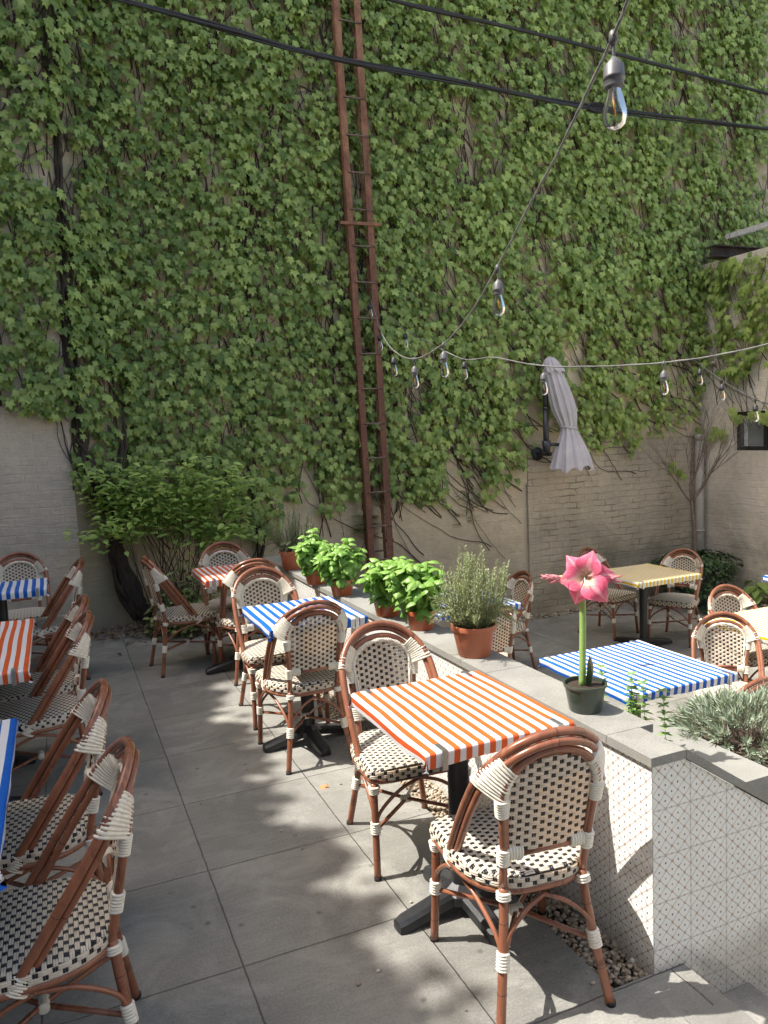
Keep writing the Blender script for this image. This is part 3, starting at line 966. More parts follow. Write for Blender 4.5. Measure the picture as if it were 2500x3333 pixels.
        sleeve(mb, [(sx * .075, yb(z) + .002, z + .006), (sx * .12, yb(z) + .002, z + .006)], (0, 0, 1), .022, .0165)
        mb.build('crossbar_binding', M_cord, t)
        mb = MB()
        H = [Vector(p) for p in hoop_pts(.012)]
        a0 = H[0] if sx > 0 else H[-1]; a1 = H[3] if sx > 0 else H[-4]
        d = (a1 - a0).normalized()
        sleeve(mb, [a0 + d * .004, a0 + d * .052], (sx * -.2, -.80, -.5), .029, .0185)
        mb.build('hoop_binding', M_cord, t)
    return t

chair0 = make_chair()
CH = [  # x, y, z, heading degrees (0 faces away from camera), label, group
    (1.222, 1.965, 0, -6, 'nearest rattan chair seen from behind at the front red striped table', 1),
    (1.225, 2.79, 0, 176, 'rattan chair facing the camera on the far side of the front red striped table', 1),
    (1.14, 3.92, 0, 1, 'rattan chair seen from behind at the sunny middle blue striped table', 1),
    (1.16, 4.55, 0, 181, 'rattan chair facing the camera across the middle blue striped table', 1),
    (1.22, 5.46, 0, -1, 'rattan chair seen from behind at the small red striped table furthest back', 1),
    (1.20, 5.97, 0, 180, 'rattan chair facing the camera against the ivy behind the furthest red striped table', 1),
    (.83, 5.89, 0, -83, 'rattan chair in profile turned right at the left side of the furthest red striped table', 1),
    (-.15, 2.19, 0, 90, 'rattan chair in the bottom left corner nearest the camera', 2),
    (-.18, 2.81, 0, 90, 'second rattan chair from the bottom left corner at the cropped blue striped table', 2),
    (-.18, 4.07, 0, 91, 'nearer of the two rattan chairs at the left red striped table', 2),
    (-.18, 4.54, 0, 90, 'farther of the two rattan chairs at the left red striped table', 2),
    (-.15, 6.10, 0, 92, 'rattan chair in profile on the right side of the far left blue striped table', 2),
    (-.327, 6.54, 0, 180, 'rattan chair facing the camera against the left wall behind a blue striped table', 2),
    (3.88, 3.58, ZR, 140, 'rattan chair turned to the camera at the right side of the sunny lower blue table', 3),
    (3.12, 2.99, ZR, 8, 'rattan chair half hidden behind the grey lavender', 3),
    (4.70, 4.15, ZR, 172, 'rattan chair facing the camera behind the cropped yellow striped table', 3),
    (3.56, 5.84, ZR, 90, 'rattan chair in profile turned left behind the rosemary pot', 3),
    (2.93, 5.10, ZR, 0, 'rattan chair hidden behind the basil pots with only a wrapped shoulder showing', 3),
    (5.55, 5.78, ZR, 118, 'rattan chair on the right of the yellow striped table in front of the potted ivy', 3),
    (5.17, 6.32, ZR, 196, 'rattan chair behind the pink flower at the far yellow striped table', 3),
]
GR = {1: 'rattan chairs along the tiled planter', 2: 'rattan chairs in the left row', 3: 'rattan chairs on the lower patio'}
for i, (x, y, z, a, lb, g) in enumerate(CH):
    if i == 0:
        chair0.location = (x, y, z); chair0.rotation_euler = (0, 0, radians(a)); tag(chair0, lb, 'chair', GR[g])
    else: dup(chair0, (x, y, z), radians(a), lb, GR[g])

# ================================================================== TABLES
def table(cx, cy, z0, wx, wy, armlen, label, clothmat, clothlabel, colword, group, cgroup, clips=(), seed=1, two=False):
    rnd = random.Random(seed)
    t = thing('cafe_table', label, 'table', (cx, cy, z0), 0, group)
    H = .735
    for dy in ((-.28, .28) if two else (0,)):
        MB().lathe([(.037, .06), (.037, H - .03), (.09, H - .028), (.09, H - .02)], 24, (0, dy, 0)).build('column', M_iron, t, auto=40)
        MB().lathe([(.075, .045), (.075, .075), (.05, .095), (.037, .105)], 8, (0, dy, 0)).build('hub', M_iron, t, smooth=False)
        for k in range(4):
            a = k * pi / 2 + radians(4)
            d = Vector((cos(a), sin(a), 0)); s_ = Vector((-sin(a), cos(a), 0))
            L_ = armlen if k % 2 == 0 or armlen > .3 else armlen * .9
            R_ = []
            for (q, hw, zt, zb_) in ((.04, .038, .088, .045), (L_ * .55, .034, .066, .022), (L_ * .9, .032, .045, .004), (L_ * .985, .026, .038, .003), (L_, .012, .030, .006)):
                c0 = d * q + Vector((0, dy, 0))
                R_.append([tuple(c0 - s_ * hw + Vector((0, 0, zb_))), tuple(c0 + s_ * hw + Vector((0, 0, zb_))), tuple(c0 + s_ * hw + Vector((0, 0, zt - .012))), tuple(c0 + s_ * (hw - .012) + Vector((0, 0, zt))), tuple(c0 - s_ * (hw - .012) + Vector((0, 0, zt))), tuple(c0 - s_ * hw + Vector((0, 0, zt - .012)))])
            MB().rings(R_, cap=True).build('foot', M_iron, t, auto=35)
    MB().box(-wx / 2 + .006, wx / 2 - .006, -wy / 2 + .006, wy / 2 - .006, H - .019, H).build('tabletop', M_under, t, smooth=False)
    # cloth
    d = .052
    us = [-wx / 2 - d + d * k / 7 for k in range(7)] + [-wx / 2 + .006 * k for k in range(3)] + [-wx / 2 + .018 + (wx - .036) * k / 20 for k in range(1, 20)] + [wx / 2 - .006 * k for k in (2, 1, 0)] + [wx / 2 + d * k / 7 for k in range(1, 8)]
    vs_ = [-wy / 2 - d + d * k / 7 for k in range(7)] + [-wy / 2 + .006 * k for k in range(3)] + [-wy / 2 + .018 + (wy - .036) * k / 22 for k in range(1, 22)] + [wy / 2 - .006 * k for k in (2, 1, 0)] + [wy / 2 + d * k / 7 for k in range(1, 8)]
    mb = MB(); uv = []
    sd_ = rnd.uniform(0, 50)
    grid = []
    for u in us:
        row = []
        for v in vs_:
            du = max(0, abs(u) - wx / 2); dv = max(0, abs(v) - wy / 2)
            su = 1 if u > 0 else -1; sv = 1 if v > 0 else -1
            r = .006
            def fold(q):
                if q <= 0: return 0, 0
                a = min(q / r, pi / 2); return r * sin(a), r * (1 - cos(a)) + max(0, q - r * pi / 2)
            xo, zu = fold(du); yo, zv = fold(dv)
            x = su * (min(abs(u), wx / 2) + xo); y = sv * (min(abs(v), wy / 2) + yo)
            z = -max(zu, zv) - .15 * min(zu, zv)
            if du > 0 and dv > 0:      # gathered corner
                m_ = min(du, dv); x += su * (.35 * m_ * (dv > du)); y += sv * (.35 * m_ * (du > dv))
                x -= su * .002; y -= sv * .002
            elif du > 0:
                q = du / d; x += su * (.008 * q * noise.noise(Vector((v * 7 + sd_, su * 3, 0))) + .003 * q * noise.noise(Vector((v * 30 + sd_, su * 3, 0))) - .006 * q * q)
                z -= .012 * q * noise.noise(Vector((v * 4 + sd_, su * 9, 5)))
            elif dv > 0:
                q = dv / d; y += sv * (.008 * q * noise.noise(Vector((u * 7 + sd_, sv * 3, 2))) + .003 * q * noise.noise(Vector((u * 28 + sd_, 3, 2))) - .006 * q * q)
                z -= .010 * q * noise.noise(Vector((u * 4 + sd_, sv * 9, 7)))
            else:
                z += .0030 * noise.noise(Vector((u * 9, v * 5, sd_))) + .0012 + .001 * noise.noise(Vector((u * 25, v * 18, sd_)))
            row.append(len(mb.v)); mb.v.append((x, y, z + H + .0065)); mb.t.append(0)
            wv = .004 * noise.noise(Vector((v * 4 + sd_, u * 3, 1)))
            uv.append((u + wv + wx / 2 + d + sd_ * .01, v))
        grid.append(row)
    for i in range(len(us) - 1):
        for j in range(len(vs_) - 1):
            mb.f.append((grid[i][j], grid[i + 1][j], grid[i + 1][j + 1], grid[i][j + 1])); mb.m.append(0)
    mb.uv = uv
    co_ = mb.build('tablecloth', clothmat)
    co_.location = (cx, cy, z0); tag(co_, clothlabel, 'tablecloth', cgroup)
    names = {(-1, -1): 'near left', (1, -1): 'near right', (-1, 1): 'far left', (1, 1): 'far right'}
    for (sx, sy) in clips:
        x = sx * (wx / 2 - .055); y = sy * (wy / 2 + .009); s = sy; w2 = .009
        mb = MB()
        mb.box(x - w2, x + w2, min(y, y - s * .055), max(y, y - s * .055), H + .0095, H + .012)
        mb.box(x - w2, x + w2, min(y, y + s * .0025), max(y, y + s * .0025), H - .05, H + .012)
        mb.box(x - w2, x + w2, min(y, y - s * .03), max(y, y - s * .03), H - .0525, H - .05)
        cl = mb.build('tablecloth_clip', M_clip, smooth=False); cl.location = (cx, cy, z0)
        tag(cl, 'steel clip pinching the %s corner of the %s' % (names[(sx, sy)], colword), 'clip', 'tablecloth clips')
    return t
G1, G2 = 'cafe tables along the planter', 'cloths on the tables'
ALL = ((-1, -1), (1, -1), (-1, 1), (1, 1))
table(1.215, 2.305, 0, .53, .62, .27, 'front cafe table on a black pedestal between two chairs', M_red, 'red and white striped cloth on the front table', 'front red striped cloth', G1, G2, ALL, 1)
table(1.190, 4.02, 0, .52, .60, .27, 'middle cafe table in the sun beside the basil pots', M_blue, 'blue and white striped cloth on the middle table beside the basil', 'middle blue striped cloth', G1, G2, ALL, 2)
table(1.165, 5.60, 0, .53, .56, .27, 'furthest cafe table on the upper patio in the shade', M_red, 'red and white striped cloth on the furthest upper table', 'furthest red striped cloth', G1, G2, ((-1, -1), (1, -1)), 3)
table(-.42, 5.97, 0, .60, .48, .27, 'cafe table by the left brick wall', M_blue, 'blue and white striped cloth on the table by the left wall', 'far left blue striped cloth', 'cafe tables in the left row', G2, ((1, -1),), 4)
table(-.49, 4.20, 0, .62, 1.12, .27, 'long cafe table in the left row cut by the picture edge', M_red, 'red and white striped cloth on the left row table', 'left red striped cloth', 'cafe tables in the left row', G2, ((1, -1), (1, 1)), 5, True)
table(-.53, 2.46, 0, .66, 1.06, .27, 'near left cafe table mostly outside the picture', M_blue, 'blue and white striped cloth at the lower left picture edge', 'near left blue striped cloth', 'cafe tables in the left row', G2, ((1, 1),), 6, True)
G3 = 'cafe tables on the lower patio'
table(3.065, 3.53, ZR, .77, .80, .36, 'large square cafe table in full sun on the lower patio', M_blue, 'blue and white striped cloth in full sun behind the pink flower pot', 'sunlit lower blue striped cloth', G3, G2, ALL, 7)
table(5.08, 5.71, ZR, .74, .70, .36, 'square cafe table in the shade on the lower patio', M_yel, 'yellow and white striped cloth on the shaded lower table', 'shaded yellow striped cloth', G3, G2, ((-1, -1),), 8)
table(4.585, 3.76, ZR, .78, .74, .36, 'cafe table at the right picture edge', M_yel, 'yellow and white striped cloth cropped by the right picture edge', 'cropped yellow striped cloth', G3, G2, (), 9)
table(3.05, 5.67, ZR, .76, .76, .36, 'cafe table hidden behind the rosemary', M_blue, 'blue and white striped cloth glimpsed behind the rosemary', 'hidden blue striped cloth', G3, G2, (), 10)
pr = PZ(1652, 1243, ZR + .75)
table(pr.x + .40, pr.y - .35, ZR, .76, .76, .36, 'cafe table beside the right wall almost out of the picture', M_blue, 'corner of a blue striped cloth at the far right edge', 'far right blue striped cloth', G3, G2, (), 11)

# ================================================================== POTTED PLANTS
def leafquad(mb, base, d, n, L_, W_, cup=.25, droop=.3, seg=3, tint=.5):
    """simple pointed-oval leaf from base along d, normal n"""
    d = d.normalized(); n = (n - d * n.dot(d))
    n = n.normalized() if n.length > 1e-4 else d.orthogonal().normalized()
    s_ = d.cross(n)
    mb.ti = tint
    prof = [0.12, .85, 1.0, .62, .04] if seg >= 4 else [.1, 1.0, .75, .03]
    m_ = len(prof); R_ = []
    for i, w_ in enumerate(prof):
        f = i / (m_ - 1)
        c = base + d * L_ * f - n * droop * L_ * f * f
        hw = W_ * .5 * w_
        R_.append([tuple(c - s_ * hw + n * cup * hw), tuple(c), tuple(c + s_ * hw + n * cup * hw)])
    mb.rings(R_, closed=False)
def pot(parent, r_top, r_bot, h, m_, rim=.02, rimh=.022, soil=True):
    MB().lathe([(r_bot * .96, 0), (r_bot, .004), (r_top * .96, h - rimh), (r_top * .965 + rim * .35, h - rimh + .002), (r_top + rim * .25, h - .003), (r_top + rim * .2, h), (r_top * .95, h), (r_top * .93, h - .02)], 36).build('pot', m_, parent, auto=50)
    if soil: MB().lathe([(r_top * .94, h - .014), (r_top * .5, h - .009), (.001, h - .008)], 24, cap0=False).build('soil', M_soil, parent)

def basil(x, y, z, label, s=1.0, seed=1, spread=.16, height=.24, stems=26, pr_=(.078, .062, .10), bend=(0, 0)):
    rnd = random.Random(seed)
    t = thing('potted_basil', label, 'potted plant', (x, y, z), rnd.uniform(0, 6), 'potted basil on the coping')
    pot(t, pr_[0], pr_[1], pr_[2], M_terra)
    ms = MB(); ml = MB()
    for k in range(stems):
        a = rnd.uniform(0, 2 * pi); q = sqrt(rnd.random())
        b = Vector((cos(a), sin(a), 0)) * q * .05 + Vector((0, 0, pr_[2] - .02))
        hh = height * rnd.uniform(.5, 1) * (1.08 - .42 * q)
        tip = Vector((cos(a), sin(a), 0)) * q * spread * rnd.uniform(.8, 1.05) + Vector((0, 0, pr_[2] + hh))
        tip.x += bend[0] * hh; tip.y += bend[1] * hh
        mid = b.lerp(tip, .5) + Vector((0, 0, .02))
        P = cat([b, mid, tip], 5)
        ms.tube(P, [.0035 - .0018 * i / 10 for i in range(len(P))], 5)
        levels = 6
        for lv in range(levels):
            f = .12 + .88 * lv / (levels - 1)
            p = P[int(f * (len(P) - 1))]
            a0 = rnd.uniform(0, pi)
            tp = lv == levels - 1
            for q2 in range(4 if tp else 2):
                aa = a0 + q2 * (pi / 2 if tp else pi) + rnd.uniform(-.3, .3)
                size = rnd.uniform(.06, .092) * s * (.75 if tp else 1) * (1 if lv > 0 else .75)
                el = rnd.uniform(-.75, .15) + (.45 if tp else 0)
                d = Vector((cos(aa) * cos(el), sin(aa) * cos(el), sin(el)))
                n = Vector((rnd.uniform(-.25, .25), rnd.uniform(-.25, .25), 1))
                # puckered broad leaf with 7x5 grid
                dd = d.normalized(); nn = (n - dd * n.dot(dd)).normalized(); ss = dd.cross(nn)
                ml.ti = min(1, max(0, rnd.gauss(.55, .2) - (0.25 if lv < 2 else 0) + (.2 if tp else 0)))
                R_ = []; bs = p + dd * .006; prof = [.12, .7, .98, 1.0, .82, .48, .04]
                dr = rnd.uniform(.5, 1.1)
                for i, w_ in enumerate(prof):
                    f2 = i / 6.0
                    ang = dr * 1.5 * f2
                    c = bs + dd * size * (sin(ang) / (dr * 1.5)) - nn * size * ((1 - cos(ang)) / (dr * 1.5))
                    n2 = (nn * cos(ang) + dd * sin(ang))
                    hw = size * .36 * w_
                    R_.append([tuple(c + ss * hw * e + n2 * (hw * (-.55 * e * e) + size * .035 * (1 - abs(e)) * (1 if i % 2 else -.3) * (abs(e) > .1))) for e in (-1, -.5, 0, .5, 1)])
                ml.rings(R_, closed=False)
    ms.build('stem', M_stem, t)
    ml.build('foliage', M_basil, t, tint=True)
    return t
basil(1.575, 4.945, .702, 'basil in a terracotta pot, furthest of the four basils', 1.0, 2, .13, .285, 26)
basil(1.60, 4.50, .702, 'basil in a glossy terracotta pot, second basil from the back', 1.0, 3, .145, .285, 30)
basil(1.62, 3.83, .702, 'basil in a terracotta pot leaning left, third basil from the back', 1.0, 4, .16, .27, 30, bend=(-.35, .1))
basil(1.65, 3.47, .702, 'largest basil in a terracotta pot beside the rosemary', 1.08, 5, .155, .31, 36, bend=(.08, -.05))

def rosemary(x, y, z, label, m_, pm, pr_, height, spread, stems, seed, group='potted rosemary', dens=1.0, nl=.017):
    rnd = random.Random(seed)
    t = thing('potted_rosemary', label, 'potted plant', (x, y, z), 0, group)
    pot(t, *pr_, pm)
    ms = MB(); ml = MB()
    for k in range(stems):
        a = rnd.uniform(0, 2 * pi); q = sqrt(rnd.random())
        b = Vector((cos(a), sin(a), 0)) * q * pr_[0] * .6 + Vector((0, 0, pr_[2] - .02))
        low = rnd.random() < .28
        hh = height * rnd.uniform(.5, 1) * (1 - .35 * q) if not low else height * rnd.uniform(-.05, .3)
        sp_ = spread * q * rnd.uniform(.75, 1.1) if not low else spread * rnd.uniform(.8, 1.25)
        tip = Vector((cos(a) * sp_, sin(a) * sp_, pr_[2] + hh))
        mid = b.lerp(tip, .5) + Vector((cos(a), sin(a), 0)) * (.02 if not low else .0) + Vector((0, 0, -.01 if not low else height * .12))
        P = cat([b, mid, tip], 10)
        ms.tube(P, [.0022 - .0012 * i / len(P) for i in range(len(P))], 4)
        Lg = sum((P[i + 1] - P[i]).length for i in range(len(P) - 1))
        n_ = int(Lg / .0027 * dens)
        for j in range(n_):
            f = .12 + .88 * j / n_
            fi = f * (len(P) - 1); i = min(len(P) - 2, int(fi)); p = P[i].lerp(P[i + 1], fi - i); T = (P[i + 1] - P[i]).normalized()
            o_ = T.orthogonal().normalized(); o_.rotate(Matrix.Rotation(rnd.uniform(0, 2 * pi), 3, T))
            d = (T * rnd.uniform(.35, .9) + o_).normalized()
            L_ = nl * rnd.uniform(.6, 1.1) * (1 - .35 * f)
            w_ = .0016
            s_ = d.cross(T).normalized() if d.cross(T).length > .01 else o_
            ml.ti = min(1, max(0, rnd.gauss(.45 + .25 * f, .2)))
            c1 = p + d * L_ * .5 + Vector((0, 0, .001)); e = p + d * L_ + T * L_ * .15
            ml.add([tuple(p), tuple(c1 - s_ * w_), tuple(e), tuple(c1 + s_ * w_)], [(0, 1, 2, 3)])
    ms.build('stem', mk_noisy('rosemary_stem', (.17, .18, .09), .2, 30, .7, .1), t)
    ml.build('foliage', m_, t, tint=True)
    return t
rosemary(1.65, 2.93, .702, 'big grey green rosemary in a matte terracotta pot in the middle of the coping', M_rose, M_terra2, (.098, .072, .14), .40, .18, 170, 11, nl=.021)
rosemary(1.62, 5.62, .702, 'dusky rosemary in a terracotta pot at the far end of the coping', M_rose2, M_terra2, (.105, .085, .145), .38, .21, 120, 12, nl=.021)

# amaryllis
am = thing('potted_amaryllis', 'tall pink amaryllis in a small green plastic pot on the coping', 'potted plant', (1.645, 2.145, .702))
pot(am, .073, .056, .098, M_gpot, rim=.012, rimh=.012)
m = MB(); m.tube(cat([(-.012, 0, .08), (-.006, .0, .25), (-.002, .0, .43)], 6), [.0122, .0122, .0122, .012, .0118, .0116, .0115, .0115, .0114, .0112, .011, .011, .011][:13], 12)
m.build('stem', M_stem, am)
fc = (CAM - Vector((1.645, 2.145, 1.1))); fc.z += .1; fc.normalize(); hub = Vector((.006, -.002, .468)) + fc * .045   # the flower faces its viewer's side of the yard
ux = fc.cross(Vector((0, 0, 1))).normalized() * -1; uy = ux.cross(fc) * -1
if uy.z < 0: uy = -uy
for k, (an, ln, wd) in enumerate(((72, .082, .074), (128, .082, .062), (188, .075, .072), (250, .080, .074), (312, .092, .080), (8, .085, .076))):
    mb = MB(); uvs = []; a = radians(an)
    dr = ux * cos(a) + uy * sin(a); sd2 = fc.cross(dr)
    back = .0 if k % 2 == 0 else -.006
    R_ = []
    for i in range(10):
        f = i / 9
        w_ = max(.06, sin(pi * (f ** .72) * .93 + .04)) ** .85 * wd * .60
        c = hub + dr * ln * 1.2 * (.06 + .94 * f) + fc * (-.022 + .038 * sin(f * 2.4) - .030 * f * f + back)
        ring = []
        for j in range(7):
            e = (j - 3) / 3
            q = c + sd2 * w_ * e + fc * (.010 * e * e * (1 - f) - .004 * abs(e) * f + .005 * f * sin(e * 5 + k * 2) + .0022 * sin(e * 9 + f * 7)) + dr * (-.012 * e * e * f)
            ring.append(tuple(q)); uvs.append((e, f))
        R_.append(ring)
    mb.rings(R_, closed=False); mb.uv = uvs
    mb.build('petal', M_petal, am)
mb = MB()
for k in range(6):
    a = radians(-70 + k * 14)
    mb.tube(cat([hub - fc * .02, hub + fc * .03 + uy * -.01, hub + fc * .055 + uy * (-.030) + ux * (.012 + .006 * k - .015)], 4), .0009, 5)
    p = hub + fc * .055 + uy * (-.030) + ux * (.012 + .006 * k - .015); mb.blob(tuple(p), .0032)
mb.build('stamens', mat('stamen', (.78, .70, .55), .5), am)
for sgn, L_, lb in ((-1, .125, 'l'), (1, .085, 'r')):
    mb = MB()
    st_ = hub + ux * sgn * .012 - fc * .02
    mb.tube(cat([st_, st_ + ux * sgn * .03 + uy * .004, st_ + ux * sgn * (L_ * .75) + uy * .002], 5), [.004, .0045, .005, .0055, .0055, .006, .006, .0055, .005, .005, .004], 7)
    mb.build('wilted_flower_base', M_wiltg, am)
    mb = MB()
    rn = random.Random(3 + sgn)
    for q in range(9):
        b = st_ + ux * sgn * L_ * .55
        d1 = ux * sgn * rn.uniform(.035, .07) + uy * rn.uniform(-.018, .012) + fc * rn.uniform(-.012, .012)
        P = cat([b, b + d1 * .5 + uy * rn.uniform(-.006, .006), b + d1], 4)
        mb.tube(P, [.005, .007, .0065, .006, .007, .005, .004, .003, .001], 5)
    mb.build('wilted_flower', M_wilt, am)
mb = MB(); mb.tube(cat([(.020, -.004, .085), (.021, -.004, .125), (.021, -.004, .165), (.020, -.004, .195)], 4), [.006, .006, .006, .007, .0105, .011, .0115, .011, .0095, .007, .005, .0025, .001], 10)
mb.build('bud', M_bud, am)
for dx, hh in ((.004, .085), (-.004, .07)):
    mb = MB(); leafquad(mb, Vector((dx, -.016, .085)), Vector((dx * 2, -.05, 1)), Vector((0, -1, 0)), hh, .018, .5, -.05, 4, .2); mb.build('leaf', M_ivydk, am, tint=True)

# lavender clump, dead twigs and weeds in the bed
rnd = random.Random(21)
lv = thing('lavender', 'grey green lavender bush above a tangle of dead twigs at the right edge', 'plant', (2.42, 2.14, .34))
ms = MB(); ml = MB()
def sprig(base, tip, nleaf, L_, W_, tintc=.5, rz=.0):
    P = cat([base, base.lerp(tip, .5) + Vector((rnd.uniform(-.02, .02), rnd.uniform(-.02, .02), .01)), tip], 6)
    ms.tube(P, .0018, 4)
    for j in range(nleaf):
        f = .35 + .65 * j / nleaf
        fi = f * (len(P) - 1); i = min(len(P) - 2, int(fi)); p = P[i].lerp(P[i + 1], fi - i); T = (P[i + 1] - P[i]).normalized()
        o_ = T.orthogonal().normalized(); o_.rotate(Matrix.Rotation(j * 2.4 + rnd.uniform(-.4, .4), 3, T))
        d = (T * (.5 + .9 * f) + o_).normalized()
        n = (T - d * T.dot(d))
        ml.ti = min(1, max(0, rnd.gauss(tintc, .22)))
        leafquad(ml, p, d, n if n.length > .01 else Vector((0, 0, 1)), L_ * rnd.uniform(.6, 1.1), W_, .3, -.25, 3, ml.ti)
for k in range(240):
    a = rnd.uniform(0, 2 * pi); q = sqrt(rnd.random())
    el = rnd.uniform(.0, 1)
    R0 = .34
    tip = Vector((cos(a) * q * R0, sin(a) * q * R0 * .75, .07 + .20 * sqrt(max(0, 1 - q * q * .9)) * rnd.uniform(.75, 1.05)))
    base = Vector((tip.x * .35, tip.y * .35, .05))
    sprig(base.lerp(tip, .45), tip, rnd.randint(16, 22), .050, .0055, .55)
ml.build('foliage', M_lav, lv, tint=True)
ms.build('stem', M_dry, lv)
mt = MB()
for k in range(420):
    a = rnd.uniform(0, 2 * pi); q = sqrt(rnd.random())
    b = Vector((cos(a) * q * .42 - .06, sin(a) * q * .32 - .02, rnd.uniform(.01, .11)))
    d = Vector((rnd.uniform(-1, 1), rnd.uniform(-1, 1), rnd.uniform(-.25, .35))) * rnd.uniform(.05, .13)
    mt.tube(cat([b, b + d * .5 + Vector((0, 0, rnd.uniform(0, .02))), b + d], 3), [.0016] * 4 + [.001] * 3, 4)
mt.build('dead_twigs', M_dry, lv)
ml = MB(); ms = MB()
wd = thing('weed', 'small green weeds growing out of the slot behind the flower pot', 'plant', (1.80, 2.12, .34))
for (bx, by, hh) in ((0.0, 0.16, .44), (0.03, .06, .45), (.04, -.03, .43), (.07, -.10, .42), (-.02, .22, .42), (.05, .02, .40)):
    b = Vector((bx, by, 0)); tp = b + Vector((rnd.uniform(.0, .05), rnd.uniform(-.04, .04), hh))
    P = cat([b, b.lerp(tp, .5) + Vector((.015, 0, 0)), tp], 8); ms.tube(P, .0014, 4)
    for j in range(5, len(P)):
        for q in range(4):
            a = q * pi / 2 + j * .8 + rnd.uniform(-.2, .2)
            leafquad(ml, P[j], Vector((cos(a), sin(a), .35)), Vector((0, 0, 1)), rnd.uniform(.024, .040), .016, .2, .25, 3, rnd.uniform(.2, 1))
ms.build('stem', M_stem, wd); ml.build('foliage', M_weed, wd, tint=True)

# ================================================================== IVY
def cover(x, y):
    """how densely the photo shows leaves at a display pixel (0..1) """
    pts = [(-200, 860), (0, 862), (40, 890), (100, 905), (150, 905), (156, 1040), (230, 1090), (350, 1130), (560, 1165), (640, 1130), (700, 1112), (760, 1075), (830, 1080), (870, 1085), (960, 1095), (1050, 1080), (1110, 1040), (1135, 985), (1200, 945), (1290, 990), (1340, 990), (1400, 950), (1440, 915), (1487, 900)]
    yl = pts[-1][1]
    for (xa, ya), (xb_, yb_) in zip(pts[:-1], pts[1:]):
        if xa <= x <= xb_: yl = ya + (yb_ - ya) * (x - xa) / (xb_ - xa); break
    if y > yl: return 0
    c = 1.0
    dd = yl - y
    if dd < 120: c *= .68 + .32 * dd / 120
    if 640 < x < 780 and y > 1000: c *= .72
    if x > 850 and y > 700: c *= .88
    if x > 1080 and y > 560: c *= .86
    if x > 1380 and y > 560: c *= .88
    if 1440 < x and y < 560: c *= .85
    if y < 330 and x > 250: c *= .95
    return c
LEAF = [(0, .03), (.16, -.12), (.32, -.06), (.46, .10), (.40, .20), (.34, .30), (.44, .42), (.50, .66), (.30, .56), (.20, .62), (.11, .84), (0, 1.0)]
def ivyleaf(mb, p, down, out, s, tint, rnd):
    down = down.normalized(); n = (out - down * out.dot(down)).normalized(); side = down.cross(n)
    mb.ti = tint
    vs = [tuple(p + down * .42 * s + n * .0 * s), tuple(p + down * .03 * s)]
    cup = rnd.uniform(-.12, .22)
    fr = rnd.uniform(.85, 1.15)
    L_, R_ = [], []
    for sg, lst in ((1, R_), (-1, L_)):
        for (a, b) in LEAF[1:-1]:
            rr = rnd.uniform(.92, 1.08)
            q = p + side * sg * a * s * fr * rr + down * b * s * rr - n * (abs(a) * cup * s + max(0, b - .1) ** 2 * .42 * s)
            lst.append(len(vs)); vs.append(tuple(q))
    vs.append(tuple(p + down * s * .98 - n * .36 * s)); tip = len(vs) - 1
    fs = []
    for sg, lst in ((1, R_), (-1, L_)):
        ch = [1] + lst + [tip]
        for i in range(len(ch) - 1):
            fs.append((0, ch[i], ch[i + 1]) if sg > 0 else (0, ch[i + 1], ch[i]))
    mb.add(vs, fs)

rnd = random.Random(99)
def build_ivy(root, region, plane, count, s0, s1, gate, tintf, name='foliage'):
    mb = MB(); n = 0; tries = 0
    while n < count and tries < count * 8:
        tries += 1
        u = rnd.uniform(region[0], region[1]); z = rnd.uniform(region[2], region[3])
        P0, out, side = plane(u, z)
        dx, dy = disp(P0)
        c = gate(dx, dy)
        if c <= 0: continue
        v = noise.noise(Vector((u * 1.6, z * .8, 3.1))) * .5 + noise.noise(Vector((u * 6, z * 1.6, 9.3))) * .85
        if v + (c - .60) * 1.15 < rnd.uniform(-.22, .25): continue
        sh = noise.noise(Vector((u * 2.3, z * 1.4, 40)))
        k = rnd.randint(1, 3)
        for q in range(k):
            off = .02 + .17 * rnd.random() ** 1.3 * (1 + .6 * sh)
            P = P0 + out * off + side * rnd.gauss(0, .035) * (q > 0) + Vector((0, 0, rnd.gauss(0, .03) * (q > 0)))
            dn = Vector((0, 0, -1)) + out * rnd.uniform(.2, 1.0) + side * rnd.gauss(0, .24)
            on = out + Vector((0, 0, rnd.uniform(.4, 1.1))) + side * rnd.gauss(0, .3)
            s = rnd.uniform(s0, s1) * (.8 if c < .65 else 1) * (1 + .12 * sh)
            if rnd.random() < .18: s *= .6
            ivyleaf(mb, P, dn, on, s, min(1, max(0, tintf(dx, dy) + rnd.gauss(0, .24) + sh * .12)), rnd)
            n += 1
    return mb.build(name, M_ivy, root, tint=True)
def vines(root, region, plane, count, gate, r0, r1, slant, lens=(1.0, 3.0), name='vines', m_=None):
    mb = MB()
    for _ in range(count):
        u = rnd.uniform(region[0], region[1]); z = rnd.uniform(region[2], region[3])
        P0, out, side = plane(u, z)
        dx, dy = disp(P0)
        if gate(dx, dy - 60) <= 0: continue
        L_ = rnd.uniform(*lens); st = .09; r = rnd.uniform(r0, r1)
        ang = rnd.gauss(slant(dx, dy), .25); pts = []; off = rnd.uniform(.006, .03)
        for i in range(int(L_ / st)):
            P, out, side = plane(u, z)
            pts.append(P + out * off)
            ang += rnd.gauss(0, .16); ang *= .93
            u += st * sin(ang); z += st * cos(ang)
            if u < region[0] - .2 or u > region[1] + .1: break
        if len(pts) > 3: mb.tube(pts, [r * (1 - .75 * i / len(pts)) for i in range(len(pts))], 4)
    return mb.build(name, m_ or M_vine, root)

